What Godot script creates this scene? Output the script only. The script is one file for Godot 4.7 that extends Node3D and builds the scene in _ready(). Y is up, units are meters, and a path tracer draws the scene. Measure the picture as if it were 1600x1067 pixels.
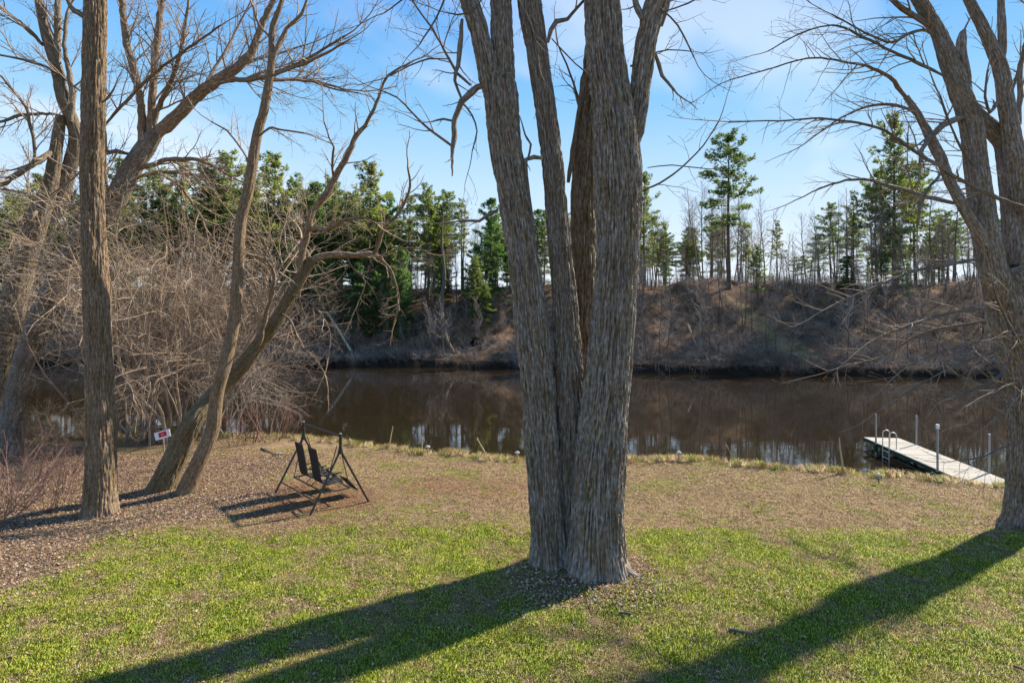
extends Node3D
# A lawn on a river bank in early spring: bare maples, a swing, a dock, pines on the far bank.

const F := 900.0            # focal length of the photograph in its own pixels
const CX := 800.0
const CY := 505.0           # horizon row
const EYE := 4.5            # camera height over the lawn
const WATER := -1.1

var taken := {}
var rng := RandomNumberGenerator.new()
var n1 := FastNoiseLite.new()
var n2 := FastNoiseLite.new()
var n3 := FastNoiseLite.new()
var M := {}
var bark_h: PackedByteArray
var bark_w := 512
var bark_hh := 1024

# ------------------------------------------------------------------ mesh builder
class MB:
	var v := PackedVector3Array()
	var n := PackedVector3Array()
	var uv := PackedVector2Array()
	var c := PackedColorArray()
	var ix := PackedInt32Array()
	func vert(p: Vector3, nn: Vector3, t: Vector2, col: Color) -> int:
		v.push_back(p); n.push_back(nn); uv.push_back(t); c.push_back(col)
		return v.size() - 1
	func tube(p: PackedVector3Array, r: PackedFloat32Array, sides: int, col: Color, us := 1.0, vs := 1.0, closed := true) -> void:
		var m := p.size()
		if m < 2: return
		var base := v.size()
		var t := (p[1] - p[0]).normalized()
		var u := t.cross(Vector3(0.31, 0.22, 0.93)).normalized()
		var run := 0.0
		var row := sides + 1
		for i in m:
			if i > 0: run += p[i].distance_to(p[i - 1])
			if i > 0 and i < m - 1: t = (p[i + 1] - p[i - 1]).normalized()
			elif i == m - 1: t = (p[i] - p[i - 1]).normalized()
			u = (u - t * u.dot(t)).normalized()
			var w := t.cross(u)
			for k in row:
				var a := TAU * k / sides
				var nn := u * cos(a) + w * sin(a)
				v.push_back(p[i] + nn * r[i]); n.push_back(nn)
				uv.push_back(Vector2(us * k / sides, run * vs)); c.push_back(col)
		for i in m - 1:
			for k in sides:
				var a0 := base + i * row + k
				var b0 := a0 + row
				ix.push_back(a0); ix.push_back(b0); ix.push_back(a0 + 1)
				ix.push_back(a0 + 1); ix.push_back(b0); ix.push_back(b0 + 1)
		if closed:
			for e in [0, m - 1]:
				var nn: Vector3 = (p[0] - p[1]).normalized() if e == 0 else (p[m - 1] - p[m - 2]).normalized()
				var q := v.size()
				v.push_back(p[e]); n.push_back(nn); uv.push_back(Vector2.ZERO); c.push_back(col)
				for k in row:
					v.push_back(v[base + e * row + k]); n.push_back(nn); uv.push_back(Vector2.ZERO); c.push_back(col)
				for k in sides:
					ix.push_back(q)
					if e == 0: ix.push_back(q + 1 + k); ix.push_back(q + 2 + k)
					else: ix.push_back(q + 2 + k); ix.push_back(q + 1 + k)
	func twig(p: PackedVector3Array, r: PackedFloat32Array, col: Color, sides := 3) -> void:
		var m := p.size()
		var base := v.size()
		var t := (p[1] - p[0]).normalized()
		var u := t.cross(Vector3(0.31, 0.22, 0.93)).normalized()
		for i in m:
			if i < m - 1: t = (p[i + 1] - p[i]).normalized()
			u = (u - t * u.dot(t)).normalized()
			var w := t.cross(u)
			for k in sides:
				var a := TAU * k / sides
				var nn := u * cos(a) + w * sin(a)
				v.push_back(p[i] + nn * r[i]); n.push_back(nn); uv.push_back(Vector2.ZERO); c.push_back(col)
		for i in m - 1:
			for k in sides:
				var k2 := (k + 1) % sides
				var a0 := base + i * sides
				var b0 := a0 + sides
				ix.push_back(a0 + k); ix.push_back(b0 + k); ix.push_back(a0 + k2)
				ix.push_back(a0 + k2); ix.push_back(b0 + k); ix.push_back(b0 + k2)
	func tri(a: Vector3, b: Vector3, d: Vector3, col: Color, nn := Vector3.ZERO) -> void:
		if nn == Vector3.ZERO: nn = (d - a).cross(b - a).normalized()
		var q := v.size()
		v.push_back(a); v.push_back(b); v.push_back(d)
		for k in 3: n.push_back(nn); uv.push_back(Vector2.ZERO); c.push_back(col); ix.push_back(q + k)
	func quad(a: Vector3, b: Vector3, d: Vector3, e: Vector3, col: Color) -> void:
		# a b d e run clockwise seen from the front
		var nn := (e - a).cross(b - a).normalized()
		var q := v.size()
		var l := (b - a).length()
		var h := (e - a).length()
		v.push_back(a); v.push_back(b); v.push_back(d); v.push_back(e)
		uv.push_back(Vector2(0, h)); uv.push_back(Vector2(l, h)); uv.push_back(Vector2(l, 0)); uv.push_back(Vector2(0, 0))
		for k in 4: n.push_back(nn); c.push_back(col)
		for k in [0, 1, 2, 0, 2, 3]: ix.push_back(q + k)
	func box(x: Transform3D, s: Vector3, col: Color, ch := 0.004) -> void:
		# a box with chamfered edges
		var h := s / 2.0
		var e := minf(ch, minf(h.x, minf(h.y, h.z)) * 0.45)
		var ax := [Vector3.RIGHT, Vector3.UP, Vector3.BACK]
		for i in 3:
			var j := (i + 1) % 3
			var k := (i + 2) % 3
			for sg: float in [-1.0, 1.0]:
				var o: Vector3 = ax[i] * h[i] * sg
				var p: Vector3 = ax[j] * (h[j] - e)
				var q: Vector3 = ax[k] * (h[k] - e)
				var f := [o - p - q, o + p - q, o + p + q, o - p + q]
				if sg > 0: f.reverse()
				quad(x * f[0], x * f[1], x * f[2], x * f[3], col)
			for sj: float in [-1.0, 1.0]:
				for sk: float in [-1.0, 1.0]:
					var l: Vector3 = ax[i] * (h[i] - e)
					var a: Vector3 = ax[j] * h[j] * sj + ax[k] * (h[k] - e) * sk
					var b: Vector3 = ax[j] * (h[j] - e) * sj + ax[k] * h[k] * sk
					var f := [a - l, a + l, b + l, b - l]
					if sj * sk < 0: f.reverse()
					quad(x * f[0], x * f[1], x * f[2], x * f[3], col)
	func bar(a: Vector3, b: Vector3, r: float, col: Color, sides := 8) -> void:
		tube(PackedVector3Array([a, b]), PackedFloat32Array([r, r]), sides, col)
	func mesh() -> ArrayMesh:
		var arr := []
		arr.resize(Mesh.ARRAY_MAX)
		arr[Mesh.ARRAY_VERTEX] = v; arr[Mesh.ARRAY_NORMAL] = n; arr[Mesh.ARRAY_TEX_UV] = uv
		arr[Mesh.ARRAY_COLOR] = c; arr[Mesh.ARRAY_INDEX] = ix
		var m := ArrayMesh.new()
		m.add_surface_from_arrays(Mesh.PRIMITIVE_TRIANGLES, arr)
		return m

# ------------------------------------------------------------------ scene helpers
func numbered(called: String) -> String:
	var k: int = taken.get(called, 0)
	taken[called] = k + 1
	return called if k == 0 else "%s_%03d" % [called, k]
func tag(o: Node, label := "", category := "", group := "", kind := "") -> Node:
	if label: o.set_meta("label", label)
	if category: o.set_meta("category", category)
	if group: o.set_meta("group", group)
	if kind: o.set_meta("kind", kind)
	return o
func thing(called: String, at: Vector3, label: String, category: String, group := "") -> Node3D:
	var o := Node3D.new()
	o.name = numbered(called)
	add_child(o)
	o.position = at
	tag(o, label, category, group)
	return o
func put(called: String, mb, m: Material, parent: Node = self) -> MeshInstance3D:
	var o := MeshInstance3D.new()
	o.mesh = mb.mesh() if mb is MB else mb
	o.material_override = m
	o.name = numbered(called) if parent == self else called
	parent.add_child(o, true)
	return o
func px(x: float, y: float, d: float) -> Vector3:
	return Vector3((x - CX) / F * d, EYE - (y - CY) / F * d, -d)
func mat(col: Color, rough := 0.9, tinted := true) -> StandardMaterial3D:
	var m := StandardMaterial3D.new()
	m.albedo_color = col.linear_to_srgb()
	m.roughness = rough
	m.vertex_color_use_as_albedo = tinted
	m.metallic_specular = 0.35
	m.cull_mode = BaseMaterial3D.CULL_DISABLED
	return m
func lin(r: float, g: float, b: float) -> Color:
	return Color(r, g, b)
func jitter(c: Color, k: float, r: RandomNumberGenerator) -> Color:
	var f := 1.0 + r.randf_range(-k, k)
	return Color(c.r * f * (1 + r.randf_range(-k, k) * 0.25), c.g * f, c.b * f * (1 + r.randf_range(-k, k) * 0.25))

# ------------------------------------------------------------------ camera, sky, sun
func set_camera_and_light() -> void:
	var cam := Camera3D.new()
	cam.name = "camera"
	cam.position = Vector3(0, EYE, 0)
	var near := 0.1
	cam.set_frustum(near * 1067.0 / F, Vector2(0, -near * (533.5 - CY) / F), near, 1500.0)
	add_child(cam)
	cam.current = true

	var sun := DirectionalLight3D.new()
	sun.name = "sun"
	sun.light_energy = 0.86
	sun.light_color = Color(1.0, 0.95, 0.87)
	sun.light_angular_distance = 1.2
	sun.shadow_enabled = true
	add_child(sun)
	var az := deg_to_rad(34.0)
	var el := deg_to_rad(38.0)
	var to_sun := Vector3(cos(el) * cos(az), sin(el), -cos(el) * sin(az))
	sun.look_at_from_position(Vector3.ZERO, -to_sun, Vector3.UP)

	var e := Environment.new()
	e.background_mode = Environment.BG_SKY
	e.tonemap_mode = Environment.TONE_MAPPER_LINEAR
	e.tonemap_exposure = 4.1
	e.sdfgi_enabled = true
	e.ssao_enabled = true
	e.ssil_enabled = true
	var sky := Sky.new()
	var pm := PanoramaSkyMaterial.new()
	pm.panorama = ImageTexture.create_from_image(sky_image())
	sky.sky_material = pm
	e.sky = sky
	var we := WorldEnvironment.new()
	we.name = "environment"
	we.environment = e
	add_child(we)

func sky_image() -> Image:
	var w := 1024
	var h := 512
	var im := Image.create(w, h, false, Image.FORMAT_RGBF)
	var stops := [[0.0, Color(0.40, 0.42, 0.44)], [6.0, Color(0.335, 0.385, 0.435)], [13.0, Color(0.235, 0.33, 0.43)], [20.0, Color(0.122, 0.255, 0.405)], [30.0, Color(0.042, 0.158, 0.37)], [55.0, Color(0.042, 0.155, 0.37)], [90.0, Color(0.038, 0.135, 0.34)]]
	var cl := FastNoiseLite.new()
	cl.seed = 11; cl.frequency = 1.0; cl.fractal_octaves = 5; cl.fractal_type = FastNoiseLite.FRACTAL_FBM
	for y in h:
		var el := 90.0 - 180.0 * (y + 0.5) / h
		var c := Color(0.2, 0.19, 0.16)
		if el >= 0:
			for k in stops.size() - 1:
				if el >= stops[k][0] and el <= stops[k + 1][0]:
					c = stops[k][1].lerp(stops[k + 1][1], (el - stops[k][0]) / (stops[k + 1][0] - stops[k][0]))
		for x in w:
			var cc := c
			if el > 0 and el < 75:
				var a := TAU * (x + 0.5) / w
				# thin cirrus on a flat layer, drawn out along one direction
				var s := 1.0 / (sin(deg_to_rad(el)) + 0.12)
				var px_ := cos(a) * cos(deg_to_rad(el)) * s
				var pz_ := sin(a) * cos(deg_to_rad(el)) * s
				var q := cl.get_noise_2d((px_ * 0.8 + pz_ * 0.6) * 0.33, (pz_ * 0.8 - px_ * 0.6) * 1.15)
				var b := cl.get_noise_2d(px_ * 0.5 + 40.0, pz_ * 0.5)
				var k := clampf((q + b * 0.9 - 0.17) * 1.1, 0.0, 0.5)
				cc = c.lerp(Color(0.41, 0.43, 0.45), k * 0.9)
			cc = Color(cc.r * 0.62, cc.g * 0.62, cc.b * 0.62)
			im.set_pixel(x, y, cc)
	return im

# ------------------------------------------------------------------ materials
func bytes_of(nz: FastNoiseLite, w: int, h: int, gw: int, gh: int) -> PackedByteArray:
	var im := nz.get_seamless_image(gw, gh)
	im.resize(w, h, Image.INTERPOLATE_CUBIC)
	im.convert(Image.FORMAT_L8)
	return im.get_data()
func make_materials() -> void:
	# bark: long plates, stretched cells; height drives relief, colour is lichen and weathering patches
	var a := FastNoiseLite.new()
	a.noise_type = FastNoiseLite.TYPE_CELLULAR
	a.cellular_return_type = FastNoiseLite.RETURN_DISTANCE2_SUB
	a.cellular_jitter = 1.0
	a.frequency = 0.030; a.seed = 5; a.fractal_type = FastNoiseLite.FRACTAL_NONE
	a.domain_warp_enabled = true; a.domain_warp_amplitude = 16.0; a.domain_warp_frequency = 0.02; a.domain_warp_fractal_type = FastNoiseLite.DOMAIN_WARP_FRACTAL_PROGRESSIVE; a.domain_warp_fractal_octaves = 3
	var cells := bytes_of(a, bark_w, bark_hh, 512, 44)
	a.seed = 6; a.frequency = 0.045
	var cells2 := bytes_of(a, bark_w, bark_hh, 512, 110)
	var b := FastNoiseLite.new()
	b.seed = 8; b.frequency = 0.05; b.fractal_octaves = 5
	var fibre := bytes_of(b, bark_w, bark_hh, 400, 46)
	b.seed = 18; b.frequency = 0.03
	var patch := bytes_of(b, bark_w, bark_hh, 256, 256)
	b.seed = 28; b.frequency = 0.11
	var speck := bytes_of(b, bark_w, bark_hh, 512, 700)
	bark_h = PackedByteArray()
	bark_h.resize(bark_w * bark_hh)
	var alb := PackedByteArray()
	alb.resize(bark_w * bark_hh * 3)
	for i in bark_w * bark_hh:
		var ce := cells[i] / 255.0
		var c2 := cells2[i] / 255.0
		var fi := fibre[i] / 255.0
		var hgt := clampf(smoothstep(0.0, 0.5, ce) * 0.52 + smoothstep(0.0, 0.5, c2) * 0.22 + (fi - 0.5) * 1.0 + (patch[i] / 255.0 - 0.5) * 0.5 + 0.15, 0.0, 1.0)
		bark_h[i] = int(hgt * 255)
		var pa := patch[i] / 255.0
		var sp := speck[i] / 255.0
		var plate := smoothstep(0.0, 0.28, ce * 0.75 + (fi - 0.5) * 0.5 + 0.04)          # weathered grey plates over redder inner bark
		var f := (0.72 + 0.20 * (fi - 0.5) + 0.16 * (sp - 0.5) + 0.3 * (pa - 0.5)) * lerpf(0.92, 1.0, plate)
		var lich := smoothstep(0.52, 0.72, pa) * smoothstep(0.4, 0.7, sp)
		alb[i * 3] = int(clampf(f * (1.0 + 0.05 * lich), 0, 1) * 255)
		alb[i * 3 + 1] = int(clampf(f * (lerpf(0.86, 0.985, plate) + 0.10 * lich), 0, 1) * 255)
		alb[i * 3 + 2] = int(clampf(f * (lerpf(0.74, 0.97, plate) + 0.08 * lich), 0, 1) * 255)
	var him := Image.create_from_data(bark_w, bark_hh, false, Image.FORMAT_L8, bark_h)
	var aim := Image.create_from_data(bark_w, bark_hh, false, Image.FORMAT_RGB8, alb)
	var ht := ImageTexture.create_from_image(him)
	var at := ImageTexture.create_from_image(aim)
	for q in [["bark", lin(0.54, 0.505, 0.475), 2.2], ["bark_tan", lin(0.52, 0.415, 0.31), 2.0], ["bark_moss", lin(0.45, 0.395, 0.31), 1.7], ["bark_smooth", lin(0.50, 0.39, 0.285), 0.9], ["bark_far", lin(0.26, 0.22, 0.195), 1.0]]:
		var m := mat(q[1], 0.92)
		m.albedo_texture = at
		m.heightmap_enabled = true
		m.heightmap_texture = ht
		m.heightmap_scale = q[2]
		M[q[0]] = m
	M.twig = mat(Color.WHITE, 0.85)
	M.needle = mat(Color.WHITE, 0.7)
	M.needle.backlight_enabled = true
	M.needle.backlight = Color(0.9, 1.0, 0.55)
	M.blade = mat(Color.WHITE, 0.65)
	M.blade.backlight_enabled = true
	M.blade.backlight = Color(0.55, 0.6, 0.3)
	M.leaf = mat(Color.WHITE, 0.8)
	M.leaf.backlight_enabled = true
	M.leaf.backlight = Color(0.25, 0.2, 0.15)
	# ground: vertex colour times a fine speckle of crumbs and thatch, relief of a few millimetres
	var gn := FastNoiseLite.new()
	gn.seed = 3; gn.frequency = 0.06; gn.fractal_octaves = 5; gn.fractal_gain = 0.65
	var gi := gn.get_seamless_image(1024, 1024)
	gi.convert(Image.FORMAT_L8)
	var gb := gi.get_data()
	var gc := PackedByteArray()
	gc.resize(gb.size() * 3)
	for i in gb.size():
		var f := clampf(0.42 + (gb[i] / 255.0 - 0.5) * 1.7 + 0.3, 0.12, 1.0)
		gc[i * 3] = int(f * 255); gc[i * 3 + 1] = int(f * 250); gc[i * 3 + 2] = int(f * 240)
	var g := mat(Color.WHITE, 0.95)
	g.albedo_texture = ImageTexture.create_from_image(Image.create_from_data(1024, 1024, false, Image.FORMAT_RGB8, gc))
	g.heightmap_enabled = true
	g.heightmap_texture = ImageTexture.create_from_image(gi)
	g.heightmap_scale = 2.5
	g.metallic_specular = 0.2
	M.ground = g
	# water: dark with tannin, slow ripples
	var wn := FastNoiseLite.new()
	wn.seed = 21; wn.frequency = 0.018; wn.fractal_octaves = 4; wn.fractal_gain = 0.5
	var wi := wn.get_seamless_image(512, 512)
	var wm := wi.duplicate() as Image
	wm.bump_map_to_normal_map(2.0)
	var w := mat(lin(0.020, 0.014, 0.008), 0.015, false)
	w.metallic_specular = 0.36
	w.normal_enabled = true
	w.normal_texture = ImageTexture.create_from_image(wm)
	w.normal_scale = 0.04
	M.water = w
	M.black_metal = mat(lin(0.018, 0.018, 0.02), 0.38, false)
	M.black_metal.metallic_specular = 0.5
	M.sling = mat(lin(0.022, 0.022, 0.024), 0.75, false)
	M.deck = mat(lin(0.40, 0.365, 0.31), 0.85)
	M.green_steel = mat(lin(0.012, 0.05, 0.038), 0.45, false)
	M.galv = mat(lin(0.33, 0.33, 0.32), 0.5, false)
	M.galv.metallic = 0.4
	M.alu = mat(lin(0.55, 0.52, 0.48), 0.4, false)
	M.alu.metallic = 0.5
	M.white = mat(lin(0.75, 0.75, 0.74), 0.6, false)
	M.red = mat(lin(0.6, 0.012, 0.015), 0.5, false)
	M.stone = mat(lin(0.09, 0.10, 0.115), 0.8, false)
	M.dark_rubber = mat(lin(0.03, 0.033, 0.038), 0.4, false)
	M.stake = mat(lin(0.36, 0.30, 0.22), 0.85, false)
	M.mud = mat(lin(0.10, 0.07, 0.05), 0.9, false)

# ------------------------------------------------------------------ terrain
const EDGE := [[-120, 30.0], [-60, 26.0], [-30, 23.0], [-19.7, 22.2], [-14, 22.9], [-8.8, 22.6], [-6.6, 21.9], [-4.6, 20.7], [-2.5, 20.2], [-0.4, 19.4], [2, 19.5], [4.0, 19.6], [6.4, 19.3], [9.1, 18.3], [11.7, 17.6], [13.8, 16.3], [17, 15.4], [25, 14], [60, 11], [120, 9]]
const FAR := [[-200, 96.0], [-70, 82.0], [-30, 76.0], [-12, 74.0], [2, 71.0], [14, 66.0], [28, 62.5], [46, 60.0], [90, 56.0], [200, 48.0]]
func along(t: Array, x: float) -> float:
	for k in t.size() - 1:
		if x <= t[k + 1][0]:
			var f := clampf((x - t[k][0]) / (t[k + 1][0] - t[k][0]), 0, 1)
			return lerpf(t[k][1], t[k + 1][1], f)
	return t[-1][1]
func edge_d(x: float) -> float:
	return along(EDGE, x) + 0.30 * n1.get_noise_2d(x * 14.0, 7.0) + 0.16 * n1.get_noise_2d(x * 45.0, 91.0)
func near_h(x: float, d: float) -> float:
	var s := d - edge_d(x)
	var h := 0.10 * n1.get_noise_2d(x * 2.2, d * 2.2) + 0.035 * n1.get_noise_2d(x * 12.0, d * 12.0)
	h += 0.10 * exp(-pow((s + 0.35) / 0.35, 2.0)) * (0.4 + 0.9 * n1.get_noise_2d(x * 18.0, 33.0))
	# leaf litter mound under the middle tree
	h += 0.16 * exp(-(pow(x - 1.25, 2.0) + pow(d - 10.55, 2.0)) / 1.1)
	h -= 0.12 * smoothstep(12.2, 13.2, d) * smoothstep(-3.0, 3.0, x)
	h -= 1.75 * smoothstep(-0.12, 1.15, s)
	return h
func far_h(x: float, d: float) -> float:
	var s := d - along(FAR, x) - 1.3 * n1.get_noise_2d(x * 3.0, 50.0) - 0.5 * n1.get_noise_2d(x * 13.0, 70.0)
	var ridge := 10.8 + 1.3 * n1.get_noise_2d(x * 1.1, 5.0)
	var h := -1.9
	h += 1.55 * smoothstep(-0.6, 0.7, s)
	var k := clampf((s - 0.7) / 21.0, 0.0, 1.0)
	h += ridge * (k * 0.45 + smoothstep(0.0, 1.0, k) * 0.55)
	h += smoothstep(0.5, 5.0, s) * (0.6 * n1.get_noise_2d(x * 2.5, d * 2.5) + 0.16 * n1.get_noise_2d(x * 22.0, d * 22.0)) * (1.0 - 0.6 * smoothstep(18, 26, s))
	if s > 22: h += 0.006 * (s - 22)
	return h
func axis(parts: Array) -> PackedFloat32Array:
	var out := PackedFloat32Array()
	for q in parts:
		var x: float = q[0]
		while x < q[1] - q[2] * 0.3:
			out.push_back(x)
			x += q[2]
	out.push_back(parts[-1][1])
	return out
func sheet(xs: PackedFloat32Array, ds: PackedFloat32Array, hf: Callable, cf: Callable, us: float) -> MB:
	var mb := MB.new()
	var w := xs.size()
	for d in ds:
		for x in xs:
			mb.v.push_back(Vector3(x, hf.call(x, d), -d))
			mb.c.push_back(cf.call(x, d))
			mb.uv.push_back(Vector2(x * us, d * us))
	mb.n.resize(mb.v.size())
	for j in ds.size():
		var jm := maxi(j - 1, 0)
		var jp := mini(j + 1, ds.size() - 1)
		for i in w:
			var tx := mb.v[j * w + mini(i + 1, w - 1)] - mb.v[j * w + maxi(i - 1, 0)]
			var tz := mb.v[jp * w + i] - mb.v[jm * w + i]
			mb.n[j * w + i] = tx.cross(tz).normalized()
	for j in ds.size() - 1:
		for i in w - 1:
			var a := j * w + i
			for k in [a, a + w, a + 1, a + 1, a + w, a + w + 1]: mb.ix.push_back(k)
	return mb

# what grows where, from the photograph: x < -8.3 leaf litter, lawn to about d 12.7, then thin brown turf
func lawn_amount(x: float, d: float) -> float:
	var wob := 0.55 * n1.get_noise_2d(x * 6.0, d * 6.0) + 0.25 * n1.get_noise_2d(x * 22.0, d * 22.0)
	var g := smoothstep(13.0, 12.2, d + wob * 1.2)
	g *= smoothstep(-9.2, -7.6, x + wob * 1.3 + (d - 10.0) * -0.12)
	g *= smoothstep(0.85, 1.55, Vector2(x - 1.25, (d - 10.35) * 1.25).length() + wob * 0.5)
	# thin light band left of the middle tree, where turf runs on further
	g = maxf(g, 0.35 * smoothstep(14.2, 13.0, d + wob) * smoothstep(-3.4, -2.0, x) * smoothstep(1.2, 0.2, x))
	return g
func soil_amount(x: float, d: float) -> float:
	var wob := 0.6 * n1.get_noise_2d(x * 7.0 + 50.0, d * 7.0)
	var s := smoothstep(2.1, 0.9, Vector2((x + 5.3) * 0.8, d - 14.6).length() + wob)
	s = maxf(s, 0.75 * smoothstep(1.9, 0.6, Vector2((x + 1.6) * 0.55, (d - 16.0) * 1.2).length() + wob))
	s = maxf(s, 0.8 * smoothstep(1.3, 0.5, Vector2((x + 4.0) * 0.6, (d - 13.1) * 1.6).length() + wob))
	return s
func litter_amount(x: float, d: float) -> float:
	var wob := 0.8 * n1.get_noise_2d(x * 5.0 + 9.0, d * 5.0)
	var l := smoothstep(-7.8, -8.9, x + wob + (d - 10.0) * -0.12) * smoothstep(20.5, 18.0, d)
	l = maxf(l, smoothstep(-5.4, -7.4, x + wob) * smoothstep(12.6, 13.4, d) * smoothstep(20.5, 18.5, d))
	l = maxf(l, 0.9 * smoothstep(1.8, 1.1, Vector2(x - 1.25, (d - 10.1) * 1.1).length() + 0.5 * wob))
	return l
func green_patch(x: float, d: float) -> float:
	return smoothstep(0.10, 0.42, n1.get_noise_2d(x * 9.0 + 200.0, d * 9.0) + 0.5 * n2.get_noise_2d(x * 30.0, d * 30.0))
func ground_color(x: float, d: float) -> Color:
	var f := n2.get_noise_2d(x * 40.0, d * 40.0)
	var c := lin(0.44, 0.305, 0.20).lerp(lin(0.53, 0.395, 0.26), clampf(0.5 + f, 0, 1))
	c = c.lerp(lin(0.33, 0.165, 0.09), 0.75 * soil_amount(x, d))
	c = c.lerp(lin(0.33, 0.225, 0.16), 0.8 * litter_amount(x, d))
	var la := lawn_amount(x, d)
	var pt := 0.55 + 0.7 * n2.get_noise_2d(x * 12.0, d * 12.0) + 0.6 * n2.get_noise_2d(x * 37.0, d * 37.0) + 0.4 * n1.get_noise_2d(x * 8.0 + 300.0, d * 8.0)
	c = c.lerp(lin(0.38, 0.29, 0.17).lerp(lin(0.36, 0.36, 0.10), clampf(pt, 0, 1)), 0.85 * la)
	c = c.lerp(lin(0.28, 0.30, 0.08), 0.45 * (1.0 - la) * green_patch(x, d) * (1.0 - litter_amount(x, d)))
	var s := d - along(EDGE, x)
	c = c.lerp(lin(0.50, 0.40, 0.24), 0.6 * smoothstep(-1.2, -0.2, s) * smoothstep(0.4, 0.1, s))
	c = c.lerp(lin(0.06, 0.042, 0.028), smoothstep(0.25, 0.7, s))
	return Color(c.r * (1 + f * 0.25), c.g * (1 + f * 0.25), c.b * (1 + f * 0.25))
func far_color(x: float, d: float) -> Color:
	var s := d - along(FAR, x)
	var f := 0.7 * n2.get_noise_2d(x * 6.0, d * 6.0) + 0.8 * n3.get_noise_2d(x * 60.0, d * 60.0)
	var p := n1.get_noise_2d(x * 3.5 + 80.0, d * 5.0)
	var c := lin(0.25, 0.155, 0.10).lerp(lin(0.36, 0.235, 0.15), clampf(0.5 + f * 1.2, 0, 1))
	c = c.lerp(lin(0.13, 0.10, 0.08), smoothstep(-0.15, 0.3, p) * 0.85)
	# dry straw on the slide down the right slope
	var slide := smoothstep(2.4, 0.6, absf(x - (33.0 - (s - 4.0) * 0.28) - 0.9 * f)) * smoothstep(1.5, 4.0, s) * smoothstep(16.0, 12.0, s)
	c = c.lerp(lin(0.42, 0.31, 0.17), slide * 0.85)
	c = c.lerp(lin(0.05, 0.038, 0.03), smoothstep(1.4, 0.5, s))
	f *= 0.6
	return Color(c.r * (1 + f), c.g * (1 + f), c.b * (1 + f))
func build_terrain() -> void:
	var xs := axis([[-420, -120, 60], [-120, -40, 8], [-40, -14, 0.5], [-14, 17, 0.085], [17, 40, 0.5], [40, 120, 8], [120, 420, 60]])
	var ds := axis([[-300, -60, 60], [-60, 0, 10], [0, 6.4, 0.8], [6.4, 24, 0.075], [24, 30, 0.5], [30, 46, 4]])
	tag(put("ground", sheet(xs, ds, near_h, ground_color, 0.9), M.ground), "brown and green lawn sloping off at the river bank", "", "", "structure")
	var fx := axis([[-420, -110, 31], [-110, -60, 2.5], [-60, 66, 0.55], [66, 110, 2.5], [110, 420, 31]])
	var fd := axis([[45, 54, 3], [54, 100, 0.5], [100, 130, 3], [130, 700, 95]])
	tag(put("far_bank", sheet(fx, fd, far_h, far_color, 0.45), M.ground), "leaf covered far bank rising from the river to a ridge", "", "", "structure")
	var wb := MB.new()
	wb.v = PackedVector3Array([Vector3(-420, WATER, -10), Vector3(420, WATER, -10), Vector3(420, WATER, -110), Vector3(-420, WATER, -110)])
	for p in wb.v:
		wb.n.push_back(Vector3.UP); wb.c.push_back(Color.WHITE); wb.uv.push_back(Vector2(p.x * 0.16, p.z * 0.16))
	wb.ix = PackedInt32Array([0, 3, 1, 1, 3, 2])
	tag(put("river_water", wb, M.water), "still dark brown river between the two banks", "", "", "structure")

# ------------------------------------------------------------------ branches
func smooth(ctrl: Array, step: float) -> Array:
	# Catmull-Rom through [Vector3, radius] pairs
	var p := PackedVector3Array()
	var r := PackedFloat32Array()
	var m := ctrl.size()
	for i in m - 1:
		var a: Vector3 = ctrl[maxi(i - 1, 0)][0]
		var b: Vector3 = ctrl[i][0]
		var c: Vector3 = ctrl[i + 1][0]
		var d: Vector3 = ctrl[mini(i + 2, m - 1)][0]
		var k := maxi(1, int(ceil(b.distance_to(c) / step)))
		for j in k:
			var t := float(j) / k
			p.push_back(b.cubic_interpolate(c, a, d, t))
			r.push_back(lerpf(ctrl[i][1], ctrl[i + 1][1], t))
	p.push_back(ctrl[m - 1][0]); r.push_back(ctrl[m - 1][1])
	return [p, r]
func any_dir(r: RandomNumberGenerator) -> Vector3:
	var z := r.randf_range(-1, 1)
	var a := r.randf_range(0, TAU)
	var q := sqrt(1 - z * z)
	return Vector3(q * cos(a), z, q * sin(a))
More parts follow.
